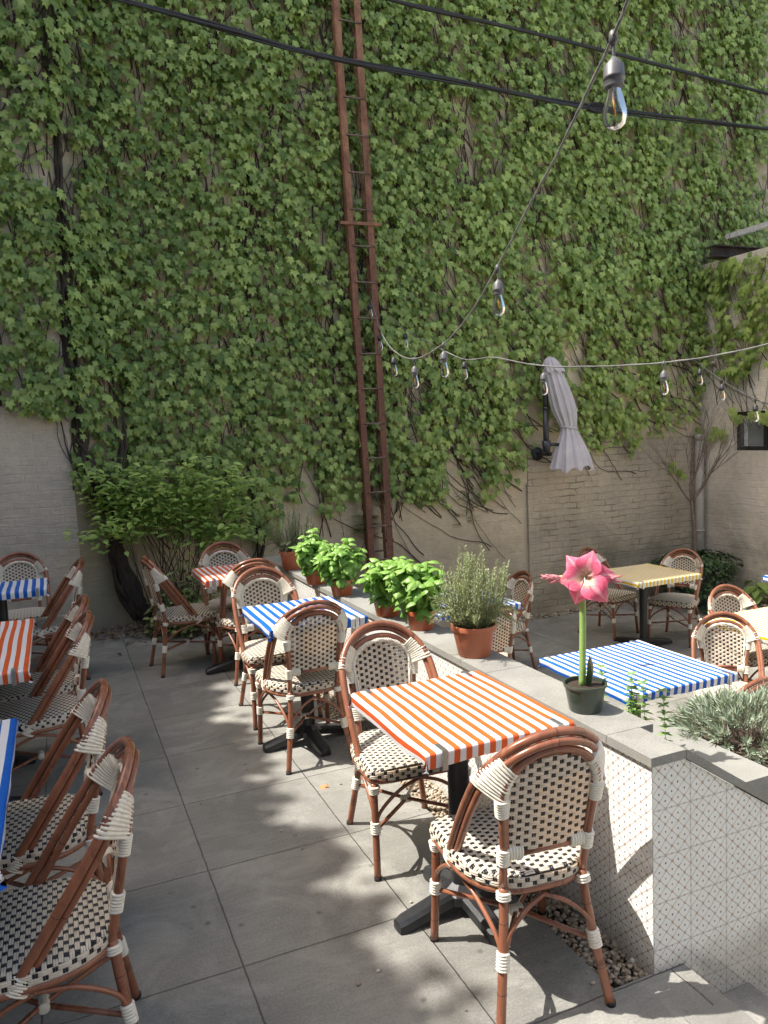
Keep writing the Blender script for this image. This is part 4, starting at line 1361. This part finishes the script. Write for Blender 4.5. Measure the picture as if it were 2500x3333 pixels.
def plB(u, z):     # back wall, left part and panel
    if u > 4.92: return Vector((u, YP, z)), Vector((0, -1, 0)), Vector((1, 0, 0))
    if u < .149: return Vector((u, 7.39, z)), Vector((0, -1, 0)), Vector((1, 0, 0))
    if u < .665:
        f = (u - .149) / .516
        return Vector((u, 7.39 + .289 * f, z)), Vector((.489, -.872, 0)), Vector((.872, .489, 0))
    return Vector((u, YB - (u - .665) * .0693, z)), Vector((0, -1, 0)), Vector((1, 0, 0))
iv = thing('climbing_ivy', 'dense climbing ivy covering the tall back wall', 'climbing plant')
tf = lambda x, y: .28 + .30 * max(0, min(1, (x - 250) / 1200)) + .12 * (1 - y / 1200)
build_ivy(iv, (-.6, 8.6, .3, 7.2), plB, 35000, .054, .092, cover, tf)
slant = lambda x, y: (-.9 if x > 880 and y > 600 else (-.35 if x > 880 else .0))
vines(iv, (-.6, 8.6, .2, 6.6), plB, 1500, cover, .003, .0075, slant)
vines(iv, (1.0, 4.9, .2, 6.0), plB, 200, lambda x, y: 1 if y < 1180 else 0, .003, .006, slant, (.8, 2.4))
# thick trunks
mb = MB()
def trunk(pts, r0, r1, k=4, jit=.03, y=7.58):
    base = [PY(px, py, y) for px, py in pts]
    for q in range(k):
        P = [p + Vector((rnd.gauss(0, jit), -abs(rnd.gauss(0, jit)) , 0)) for p in base]
        P = cat(P, 6); n_ = len(P)
        rr = r0 * rnd.uniform(.6, 1.1)
        mb.tube([p + Vector((.012 * sin(i * .9 + q), .012 * cos(i * .8 + q * 2), 0)) for i, p in enumerate(P)], [rr + (r1 - rr) * i / n_ for i in range(n_)], 7)
trunk([(318, 1335), (285, 1260), (262, 1200), (250, 1140), (232, 1085), (190, 1000), (168, 930), (160, 820), (148, 700), (142, 560), (128, 420), (122, 250), (118, 60), (116, -60)], .042, .007, 6, .03, 7.42)
trunk([(300, 1335), (262, 1255), (250, 1200), (238, 1130), (205, 1050)], .036, .02, 5, .035, 7.45)
trunk([(258, 1150), (266, 1080), (262, 1000), (270, 900)], .02, .01, 3, .03, 7.5)
trunk([(566, 1330), (562, 1260), (560, 1190), (556, 1120), (548, 1060), (552, 900), (540, 700), (520, 480)], .022, .008, 3, .02)
trunk([(868, 1340), (866, 1190), (862, 1140), (860, 1080), (862, 1000), (880, 900), (930, 780)], .022, .008, 4, .025)
trunk([(872, 1340), (880, 1188), (915, 1120), (935, 1075), (975, 1030), (1060, 960), (1135, 900), (1190, 820), (1230, 700)], .020, .007, 3, .02, 7.55)
trunk([(866, 1340), (862, 1180), (858, 1120), (848, 1000), (838, 880), (842, 700)], .016, .006, 2, .02)
mb.build('trunk', M_bark, iv)
iv3 = thing('climbing_ivy', 'lighter loose ivy on the right side wall above the window', 'climbing plant')
def plR(u, z): return Vector((XR, u, z)), Vector((-1, 0, 0)), Vector((0, 1, 0))
def gateR(x, y):
    if x < 1480: return 0
    yl = 860 - (x - 1490) * .35
    if x < 1530: yl = 850
    if y > yl: return 0
    return .62 if y < yl - 40 else .5
build_ivy(iv3, (5.3, 7.36, 1.3, 3.5), plR, 800, .09, .125, gateR, lambda x, y: .6)
vines(iv3, (5.3, 7.3, 1.4, 3.4), plR, 90, lambda x, y: 1 if y < 900 else 0, .003, .006, lambda x, y: .4, (.6, 1.6))
# stray leaves at the window head
mb = MB()
for px, py in ((1585, 893), (1590, 900), (1636, 896), (1650, 898), (1657, 902), (1629, 894), (1470, 1020), (1452, 1005), (1540, 930), (1535, 940), (1560, 935), (1510, 925), (1506, 935)):
    p = PX(px, py, XR - .06) if px > 1500 else PY(px, py, YP - .06)
    for q in range(3): ivyleaf(mb, p + Vector((0, rnd.gauss(0, .03), rnd.gauss(0, .03))), Vector((-.3, rnd.gauss(0, .3), -1)), Vector((-1, -.3, .6)), rnd.uniform(.09, .12), rnd.uniform(.5, 1), rnd)
mb.build('foliage', M_ivy, iv3, tint=True)['kind'] = 'stuff'

# ================================================================== SHRUBS AND SMALL PLANTS
def shrub(label, cx_px, mat_, n, leaf, width, base, seed, name='shrub', tintc=.5, aspect=.5, zlo=0):
    pass
sh = thing('shrub', 'bright green leafy shrub arching in front of the ivy at left', 'shrub', (1.05, 7.25, 0))
rnd = random.Random(5)
ms = MB(); ml = MB()
off = Vector((1.05, 7.25, 0))
stemsP = []
for k in range(40):
    px = rnd.uniform(160, 560); py = rnd.uniform(965, 1150)
    cx_ = (px - 350) / 200
    if py < 1000: py += 25 * rnd.random() + 20 * abs(cx_)
    tip = PY(px, py, rnd.uniform(6.85, 7.35))
    b = PY(rnd.uniform(300, 470), 1290, 7.35); b.z = 0
    mid = b.lerp(tip, .55) + Vector((0, -.05, .25))
    P = [p - off for p in cat([b, mid, tip], 9)]
    ms.tube(P, [.0045 - .0038 * i / len(P) for i in range(len(P))], 4)
    for i in range(10, len(P)):
        for q in range(5):
            a = rnd.uniform(0, 2 * pi)
            p = P[i] + Vector((rnd.gauss(0, .10), rnd.gauss(0, .07), rnd.gauss(0, .05)))
            d = Vector((cos(a), sin(a) - .3, rnd.uniform(-.3, .35)))
            leafquad(ml, p, d, Vector((rnd.uniform(-.4, .4), rnd.uniform(-.7, .1), 1)), rnd.uniform(.06, .105), .042, .25, .25, 4, min(1, max(0, rnd.gauss(.6, .25))))
ms.build('stem', M_vine, sh); ml.build('foliage', M_shrub, sh, tint=True)

def clump(name, label, cat_, loc, rx, ry, rz, n, L_, W_, m_, seed, tc=.5, stem=True, fn=None):
    rn = random.Random(seed)
    t = thing(name, label, cat_, loc)
    ml = MB(); ms = MB()
    for k in range(n):
        a = rn.uniform(0, 2 * pi); q = rn.random() ** .4; b = rn.uniform(-.1, 1)
        p = Vector((cos(a) * q * rx * sqrt(max(0, 1 - b * b)) , sin(a) * q * ry * sqrt(max(0, 1 - b * b)), max(.02, b * rz * q + rz * .1)))
        p *= 1 + .18 * noise.noise(p * 6 + Vector((seed, 0, 0)))
        p.z = max(.02, p.z)
        d = Vector((cos(a) + rn.gauss(0, .5), sin(a) + rn.gauss(0, .5), rn.uniform(-.5, .4)))
        leafquad(ml, p, d, Vector((cos(a) * .5, sin(a) * .5, 1)) + Vector((rn.gauss(0, .3), rn.gauss(0, .3), 0)), L_ * rn.uniform(.6, 1.1), W_, .2, .25, 4, min(1, max(0, rn.gauss(tc, .25))))
    for k in range(14):
        a = rn.uniform(0, 2 * pi); q = rn.uniform(.2, .8)
        ms.tube(cat([(0, 0, 0), (cos(a) * q * rx * .5, sin(a) * q * ry * .5, rz * .4), (cos(a) * q * rx, sin(a) * q * ry, rz * .8)], 4), .004, 4)
    ms.build('stem', M_vine, t); ml.build('foliage', m_, t, tint=True)
    return t
p = PZ(378, 1325, 0)
clump('variegated_bush', 'low variegated ground bush behind the profile chair', 'bush', (p.x + .02, 6.95, 0), .36, .26, .55, 900, .06, .042, M_bush, 31, .55)
# planter with tree and ivy skirt at the right corner
pb = thing('tree_planter', 'dark round planter overflowing with trailing dark ivy in the right corner', 'planter', (6.75, 6.72, ZR))
MB().lathe([(.17, 0), (.20, .02), (.25, .42), (.27, .43), (.27, .46), (.24, .46), (.23, .42)], 28).build('pot', M_dark, pb, auto=40)
MB().lathe([(.235, .43), (.001, .44)], 20, cap0=False).build('soil', M_soil, pb)
ml = MB(); rn = random.Random(44)
for k in range(2300):
    a = rn.uniform(0, 2 * pi)
    if rn.random() < .55:
        q = sqrt(rn.random()) * .52; p = Vector((cos(a) * q * 1.15, sin(a) * q * .8, .44 + .20 * sqrt(max(0, 1 - (q / .55) ** 2)) * rn.uniform(.5, 1.1)))
    else:
        fr_ = rn.random(); lobe = .5 + .5 * sin(a * 3 + 1.1)
        p = Vector((cos(a) * (.30 + .22 * rn.random()), sin(a) * (.28 + .14 * rn.random()), .50 - fr_ * (.1 + .42 * lobe)))
    d = Vector((cos(a) + rn.gauss(0, .5), sin(a) + rn.gauss(0, .5), rn.uniform(-1, .2)))
    leafquad(ml, p, d, Vector((cos(a) * .7, sin(a) * .7, .8)), rn.uniform(.03, .055), .036, .15, .2, 4, min(1, max(0, rn.gauss(.4, .28))))
ml.build('foliage', M_ivydk, pb, tint=True)

tr = thing('small_tree', 'slim bare young tree with many fine twigs in the right corner', 'tree', (6.80, 6.78, ZR + .43))
rn = random.Random(8)
mb = MB(); mw = MB()
def branch(p, d, L_, r, depth):
    n_ = 7; pts = [p.copy()]; q = p.copy(); dd = d.copy()
    for i in range(n_):
        dd = (dd + Vector((rn.gauss(0, .09), rn.gauss(0, .07), .03 + rn.gauss(0, .03)))).normalized()
        q = q + dd * L_ / n_; pts.append(q.copy())
    (mb if depth < 2 else mw).tube(pts, [r * (1 - .65 * i / n_) for i in range(n_ + 1)], 7 if depth < 2 else 4)
    if depth < 4:
        for k in range((4, 5, 5, 3)[depth]):
            f = rn.uniform(.35, 1); i = int(f * n_)
            a = rn.uniform(0, 2 * pi)
            nd = (dd + Vector((cos(a) * .8, sin(a) * .45, rn.uniform(-.1, .5))) * .8).normalized()
            branch(pts[i], nd, L_ * rn.uniform(.5, .8), r * (1 - .6 * f) * .6, depth + 1)
mb.tube(cat([(0, 0, 0), (.005, 0, .35), (-.02, 0, .62), (-.04, 0, .80)], 5), [.024 - .0005 * i for i in range(16)], 9)
st_ = Vector((-.04, 0, .78))
for d, L_ in (((-.75, 0, .8), .62), ((.05, 0, 1), .85), ((.75, .05, .7), .72), ((.35, -.1, .95), .8), ((-.25, .05, 1), .75)):
    branch(st_, Vector(d).normalized(), L_, .012, 1)
mb.build('trunk', M_treebark, tr); mw.build('twigs', M_treebark, tr)

p = PZ(1640, 1305, ZR)
t = thing('leafy_plant', 'big leaved bright green plant at the foot of the right wall', 'plant', (p.x - .05, p.y, ZR))
ml = MB(); ms = MB(); rn = random.Random(3)
for k in range(16):
    a = rn.uniform(0, 2 * pi); h = rn.uniform(.06, .28); d = Vector((cos(a), sin(a), -.15))
    ms.tube([(0, 0, 0), tuple(Vector((cos(a) * .03, sin(a) * .03, h)))], .004, 5)
    leafquad(ml, Vector((cos(a) * .03, sin(a) * .03, h)), d, Vector((0, 0, 1)), .17, .11, .25, .35, 4, rn.uniform(.3, .8))
ms.build('stem', M_stem, t); ml.build('leaf', M_shrub, t, tint=True)

def sapling(name, label, base, tip, n, seed, feather=True, m_=M_weed, L_=.035):
    rn = random.Random(seed)
    t = thing(name, label, 'plant', tuple(base)); ms = MB(); ml = MB()
    d0 = tip - base
    P = cat([Vector((0, 0, 0)), d0 * .5 + Vector((.02, 0, 0)), d0], 10); ms.tube(P, [.006 - .0045 * i / 20 for i in range(len(P))], 5)
    for i in range(8, len(P)):
        for k in range(2):
            a = rn.uniform(0, 2 * pi); e = Vector((cos(a), sin(a) * .6, rn.uniform(0, .5))).normalized(); q = P[i]
            Lb = rn.uniform(.12, .22)
            B = cat([q, q + e * Lb * .5 + Vector((0, 0, .02)), q + e * Lb], 6); ms.tube(B, .0013, 3)
            for b in B[2:]:
                for sg in (-1, 1):
                    leafquad(ml, b, (e * .4 + e.cross(Vector((0, 0, 1))) * sg), Vector((0, 0, 1)), L_ * rn.uniform(.7, 1.1), .013, .1, .1, 3, rn.uniform(.2, .9))
    ms.build('stem', M_vine, t); ml.build('foliage', m_, t, tint=True)
sapling('sumac_sapling', 'thin feathery sapling rising at the wall right of the ladder', PY(992, 1190, 7.5), PY(1012, 1065, 7.4), 12, 3)
sapling('green_sapling', 'soft green sapling growing behind the foot of the ladder', PY(805, 1200, 7.55), PY(815, 1040, 7.55), 12, 4, L_=.05)
sapling('green_sapling', 'low green sapling beside the left ladder rail', PY(775, 1200, 7.5), PY(800, 1120, 7.45), 12, 6, L_=.05)

# dead leaves on the ground
mb = MB(); rn = random.Random(17)
for k in range(260):
    x = rn.uniform(.2, 1.9); y = 7.55 - abs(rn.gauss(0, .25)) - .1
    if x < .7: y -= .15
    if x > 1.4: continue
    leafquad(mb, Vector((x, y, rn.uniform(.004, .03))), Vector((rn.gauss(0, 1), rn.gauss(0, 1), .1)), Vector((rn.gauss(0, .4), rn.gauss(0, .4), 1)), rn.uniform(.03, .06), .035, .4, -.2, 3, rn.random())
tag(mb.build('leaf_litter', mk_leaf('dead_leaf', (.06, .04, .025), (.22, .15, .09), .8, .05), tint=True), 'dry brown leaf litter along the foot of the left wall', 'leaf litter', kind='stuff')
p = PZ(700, 1700, 0)
mb = MB(); mb.ti = .8
for k in range(3): ivyleaf(mb, p + Vector((0, 0, .004)), Vector((cos(k * 2.1), sin(k * 2.1), .1)), Vector((0, 0, 1)), .035, .9, rn)
tag(mb.build('dry_leaf', mat('tan_leaf', (.42, .22, .09), .7)), 'single curled tan leaf lying on the paving in front of the front table', 'leaf')

# ================================================================== LADDER
YL = 7.30
lt = thing('ladder', 'tall narrow rusty iron ladder standing against the ivy wall', 'ladder', (3.03, YL, ZR))
xa, xb2 = -.145, .145
top = 6.9 - ZR
def rail(x, sgn, y, w_=.075, nm='rail'):
    mb = MB()
    mb.box(min(x, x + sgn * .012), max(x, x + sgn * .012), y - .03, y + .03, 0, top)
    mb.box(min(x + sgn * .0125, x + sgn * w_), max(x + sgn * .0125, x + sgn * w_), y - .03, y - .018, 0, top)
    mb.build(nm, M_rust, lt, smooth=False)
rail(-.115, 1, 0, .062); rail(.160, -1, 0, .066)
rail(-.085, 1, .12, .03); rail(.135, -1, .12, .03)
for k in range(22):
    z = .18 + k * .35
    if z < top: MB().tube([(-.075, -.034, z), (.155, -.034, z)], .009, 8).build('rung', M_rung, lt)
for k in range(7):
    z = .95 + k * 1.05
    if z < top: MB().tube([(-.10, .085, z), (.13, .085, z)], .008, 8).build('rung', M_rung, lt)
mb = MB(); mb.box(-.20, .235, -.05, -.031, 3.93 + .3, 3.96 + .3); mb.build('brace_bar', M_rust, lt, smooth=False)
lt.rotation_euler = (0, radians(-1.0), 0)

# ================================================================== CABLES
def cable(name, label, pts, rs, m_, twist=True):
    P = cat([PY(x, y, Y) for x, y, Y in pts], 10)
    mb = MB()
    for k, (ox, oz, r) in enumerate(rs):
        mb.tube([p + Vector((0, ox + .008 * sin(i * .5 + k * 2), oz + .008 * cos(i * .43 + k * 2))) for i, p in enumerate(P)], r, 7)
    return tag(mb.build(name, m_), label, 'cable')
cable('utility_cable', 'thick bundled black cable sagging across the ivy and behind the ladder', [(225, -12, 6.9), (500, 66, 6.9), (700, 122, 6.9), (1000, 178, 6.9), (1280, 232, 6.9), (1700, 283, 6.9)], ((0, 0, .016), (.01, .02, .012), (.0, -.018, .010)), M_cable)
cable('utility_cable', 'black cable crossing the top right corner', [(800, -12, 6.6), (1000, 37, 6.6), (1300, 108, 6.6), (1700, 214, 6.6)], ((0, 0, .017), (.01, .014, .008)), M_cable)
mb = MB(); rn = random.Random(2); c0 = PY(1292, 233, 6.9)
for k in range(22):
    a = rn.uniform(0, 6); R1 = rn.uniform(.05, .08)
    mb.tube([c0 + Vector((.12 * cos(t_) * 1.1 + rn.gauss(0, .004), rn.gauss(0, .01), R1 * .6 * sin(t_ + a * .02))) for t_ in [2 * pi * j / 16 for j in range(17)]], .007, 5)
tag(mb.build('cable_coil', M_cable), 'coil of spare black cable hung on the sagging bundle', 'cable coil')

# ================================================================== STRING LIGHTS
def light_string(label, pts, bulbs, m_, r=.0035):
    t = thing('light_string', label, 'string lights')
    P = cat([PD(x, y, d) for x, y, d in pts], 8)
    mb = MB(); mb.tube(P, r, 6)
    for k in (1,): mb.tube([p + Vector((0, 0, .004 * sin(i))) for i, p in enumerate(P)], r * .8, 5)
    mb.build('cord', m_, t)
    for (x, y, d, drop, dark) in bulbs:
        p = PD(x, y, d)
        ms_ = M_cable if dark else M_socket
        mb = MB()
        c = (p.x, p.y, p.z)
        mb.lathe([(.004, .012), (.009, .008), (.010, -.012), (.004, -.018)], 10, c)
        mb.lathe([(.0035, 0), (.0035, -drop)], 8, c, cap0=False)
        z = -drop
        mb.lathe([(.004, z + .004), (.010, z - .002), (.0205, z - .014), (.0215, z - .034), (.0225, z - .036), (.0225, z - .040), (.0205, z - .042), (.0205, z - .056), (.017, z - .057)], 18, c, cap0=False, cap1=True)
        so_ = mb.build('socket', ms_, t, auto=50)
        z -= .052
        mb = MB(); mb.lathe([(.013, z), (.0145, z - .012), (.021, z - .034), (.0255, z - .055), (.0255, z - .066), (.021, z - .080), (.012, z - .088), (.002, z - .0905)], 20, c, cap0=False, cap1=True)
        mb.build('bulb_glass', M_glass, so_)
        mb = MB(); mb.tube([(p.x - .004, p.y, p.z + z - .018), (p.x + .002, p.y, p.z + z - .060)], .0022, 6)
        mb.build('filament', M_fil, so_)
    return t
light_string('string of clear bulbs running from the top right corner down to the ladder',
    [(1372, -40, 1.38), (1325, 78, 1.6), (1268, 200, 1.85), (1200, 340, 2.25), (1140, 450, 2.65), (1075, 575, 3.15), (1015, 678, 3.7), (958, 742, 4.3), (895, 775, 4.9), (850, 757, 5.6), (822, 715, 6.3), (812, 680, 6.8), (799, 645, 7.4)],
    [(1325, 78, 1.6, .045, 0), (1075, 578, 3.1, .05, 0), (958, 744, 4.25, .04, 0), (895, 776, 4.9, .045, 0), (850, 757, 5.7, .05, 1), (820, 712, 6.6, .04, 1), (799, 648, 7.3, .03, 1)], M_cord2)
light_string('string of clear bulbs running level in front of the closed parasol to the right edge',
    [(835, 675, 7.3), (875, 712, 6.9), (935, 745, 6.5), (1003, 776, 6.1), (1065, 772, 5.6), (1170, 790, 4.9), (1300, 791, 4.7), (1434, 783, 4.5), (1560, 765, 4.2), (1700, 733, 3.9)],
    [(875, 712, 6.9, .03, 1), (1003, 776, 6.1, .02, 1), (1174, 790, 4.9, .045, 0), (1434, 784, 4.5, .045, 0)], M_cord2)
light_string('short string of small dark bulbs in front of the side wall window',
    [(1480, 768, 6.8), (1505, 782, 6.8), (1560, 822, 6.6), (1632, 863, 6.3), (1700, 885, 6.0)],
    [(1512, 787, 6.8, .04, 1), (1560, 822, 6.6, .03, 1), (1632, 863, 6.3, .04, 1)], M_cable, .0028)

# ================================================================== PARASOL
YU = 6.98
pa = thing('closed_parasol', 'closed grey parasol hanging from a black bracket on the brick wall', 'parasol', tuple(PY(1180, 985, YU)))
po = Vector(pa.location)
def pc(x, y, Y=YU): return PY((1550 + x / 3.318) / K, (1100 + y / 3.318) / K, Y) - po
SCL = (pc(1000, 800) - pc(900, 800)).length / 100     # metres per crop pixel
axis = [(800, 215, 40), (815, 290, 85), (845, 400, 92), (880, 520, 105), (920, 660, 118), (955, 790, 118), (985, 900, 95), (1000, 975, 80), (1010, 1030, 92), (1022, 1150, 140), (1032, 1270, 180), (1038, 1370, 205), (1040, 1415, 215)]
def pleat(rows, nf, amp, seed, edge=0):
    mb = MB(); R_ = []
    pr2 = cat([(a, b, c_ * .93) for a, b, c_ in rows], 4)
    for i, q in enumerate(pr2):
        c = pc(q[0], q[1]); r = q[2] * SCL
        f = i / (len(pr2) - 1)
        ring = []
        for k in range(96):
            a = 2 * pi * k / 96
            w_ = 1 + amp * (.5 * cos(nf * a + .6 * sin(2 * a + seed)) + .28 * cos((nf * 2 + 1) * a + 1.7 + f))
            tilt = .0
            z = 0
            if edge and f > .85: z = -edge * (f - .85) / .15 * .5 * (cos(8 * a) + .5 * cos(3 * a + seed))
            ring.append((c.x + r * w_ * cos(a), c.y + r * .62 * w_ * sin(a), c.z + z))
        R_.append(ring)
    mb.rings(R_)
    return mb
pleat(axis, 11, .20, 1.0, .05).build('canopy', M_canvas, pa)
pleat([(805, 205, 12), (803, 222, 50), (820, 290, 88), (842, 345, 108), (848, 372, 112)], 7, .16, 3.0, .03).build('top_flap', M_canvas, pa)
mb = MB(); c = pc(1001, 972); mb.tube([c + Vector((84 * SCL * cos(a), 84 * SCL * .66 * sin(a), -.0 - .02 * cos(a))) for a in [2 * pi * k / 24 for k in range(25)]], .009, 6, cap=False); mb.build('tie_strap', M_canvas, pa)
mb = MB(); mb.tube([pc(745, 400, YU + .08), pc(750, 770, YU + .08)], .028, 12); mb.tube([pc(750, 770, YU + .08), pc(757, 1240, YU + .08)], .031, 12); mb.tube([pc(749, 745, YU + .08), pc(749, 772, YU + .08)], .036, 12)
mb.build('post', M_pole, pa)
mb = MB(); mb.tube([pc(757, 1110, YU + .06), pc(760, 1240, YU + .06)], [.05, .035], 10); mb.tube([pc(770, 1150, YU + .04), pc(890, 1150, YU + .02)], .018, 8); mb.build('crank', M_pole, pa)
for yy_, k in ((1250, 1), (300, 0)):
    mb = MB(); w0 = pc(650 if k == 0 else 668, yy_, YP - .03)
    mb.tube([w0 + Vector((0, .03, 0)), w0 + Vector((0, .0, 0))], .075, 20)
    e = pc(800 if k else 770, 1255 if k else 285, YU + .06)
    mb.tube([w0 + Vector((0, .0, 0)), e], .022, 8)
    mb.build('wall_bracket', M_pole, pa)

# ================================================================== PIPES, BEAM
dp = thing('downpipe', 'painted downpipe in the right corner of the yard', 'pipe', (7.38, 7.27, ZR))
mb = MB(); mb.tube([(0, 0, 0), (0, 0, 1.95)], .052, 16); mb.build('pipe', M_pipe, dp)
mb = MB(); mb.tube([(0, 0, .77), (0, 0, .80)], .060, 16); mb.tube([(0, 0, 1.92), (0, 0, 1.99)], .060, 16); mb.build('collar', M_pipe, dp)
P = cat([PX(1487, 640, XR - .04), PX(1487, 690, XR - .04), PX(1490, 745, XR - .04), PX(1500, 770, XR - .04), PX(1515, 783, XR - .04), PX(1545, 783, XR - .04)], 6)
mb = MB(); mb.tube(P, .020, 10); tag(mb.build('conduit', M_pipe), 'curved grey conduit on the corner of the side wall above the lights', 'pipe')
mb = MB()
for k in range(5):
    mb.tube(cat([PX(1488 + rnd.uniform(-3, 6), y_, XR - .03 - .01 * k) for y_ in (560, 600, 640, 690)], 5), .006, 5)
tag(mb.build('wires', M_cable), 'loose grey wires running down the right corner', 'wires')
bm_ = thing('roof_beam', 'rusty steel beam end resting on the side wall parapet', 'beam', (XR - .1, 6.95, 3.565))
mb = MB()
mb.box(-.15, 2.0, -.08, .08, .0, .012); mb.box(-.15, 2.0, -.008, .008, .013, .119); mb.box(-.15, 2.0, -.08, .08, .12, .132)
mb.build('beam', mk_noisy('dark_steel', (.045, .030, .025), .4, 12, .7, .3), bm_, smooth=False)
mb = MB(); mb.box(XR - .02, XR + .03, 4.6, 6.95, 3.78, 3.84)
tag(mb.build('slotted_rail', mk_noisy('white_metal', (.55, .55, .56), .2, 50, .5, .3), smooth=False), 'white perforated metal rail lying across the beam', 'rail')
pf = PD(1657, 375, 2.6)
mb = MB(); mb.box(pf.x, pf.x + .25, pf.y - .01, pf.y + .0, pf.z - .05, pf.z + .05)
tag(mb.build('awning_edge', M_cable, smooth=False), 'dark awning corner just entering the right picture edge', 'awning')

# ================================================================== foliage on the roof of the left building: its shade fringes the sunlit slabs
rt = thing('roof_bush', 'bushes along the roof edge of the left building', 'bush', (-4.1, 3.5, 7.97))
ml = MB(); rn = random.Random(12); ms = MB()
for c_ in range(64):
    cy_ = rn.uniform(-3.5, 3.75); hh = min(.09, abs(rn.gauss(.0, .06))); cx_ = rn.uniform(-.12, .1)
    rr = rn.uniform(.05, .11)
    ms.tube([(cx_, cy_, -.1), (cx_ + rn.gauss(0, .05), cy_ + rn.gauss(0, .1), hh)], .012, 5)
    for k in range(60):
        p = Vector((cx_ + rn.gauss(0, rr), cy_ + rn.gauss(0, rr), hh + rn.gauss(0, rr)))
        leafquad(ml, p, Vector((rn.gauss(0, 1), rn.gauss(0, 1), rn.gauss(0, .5))), Vector((rn.gauss(0, .5), rn.gauss(0, .5), 1)), rn.uniform(.09, .16), .09, .1, .1, 3, rn.random())
ml.build('foliage', M_ivydk, rt, tint=True); ms.build('stem', M_vine, rt)
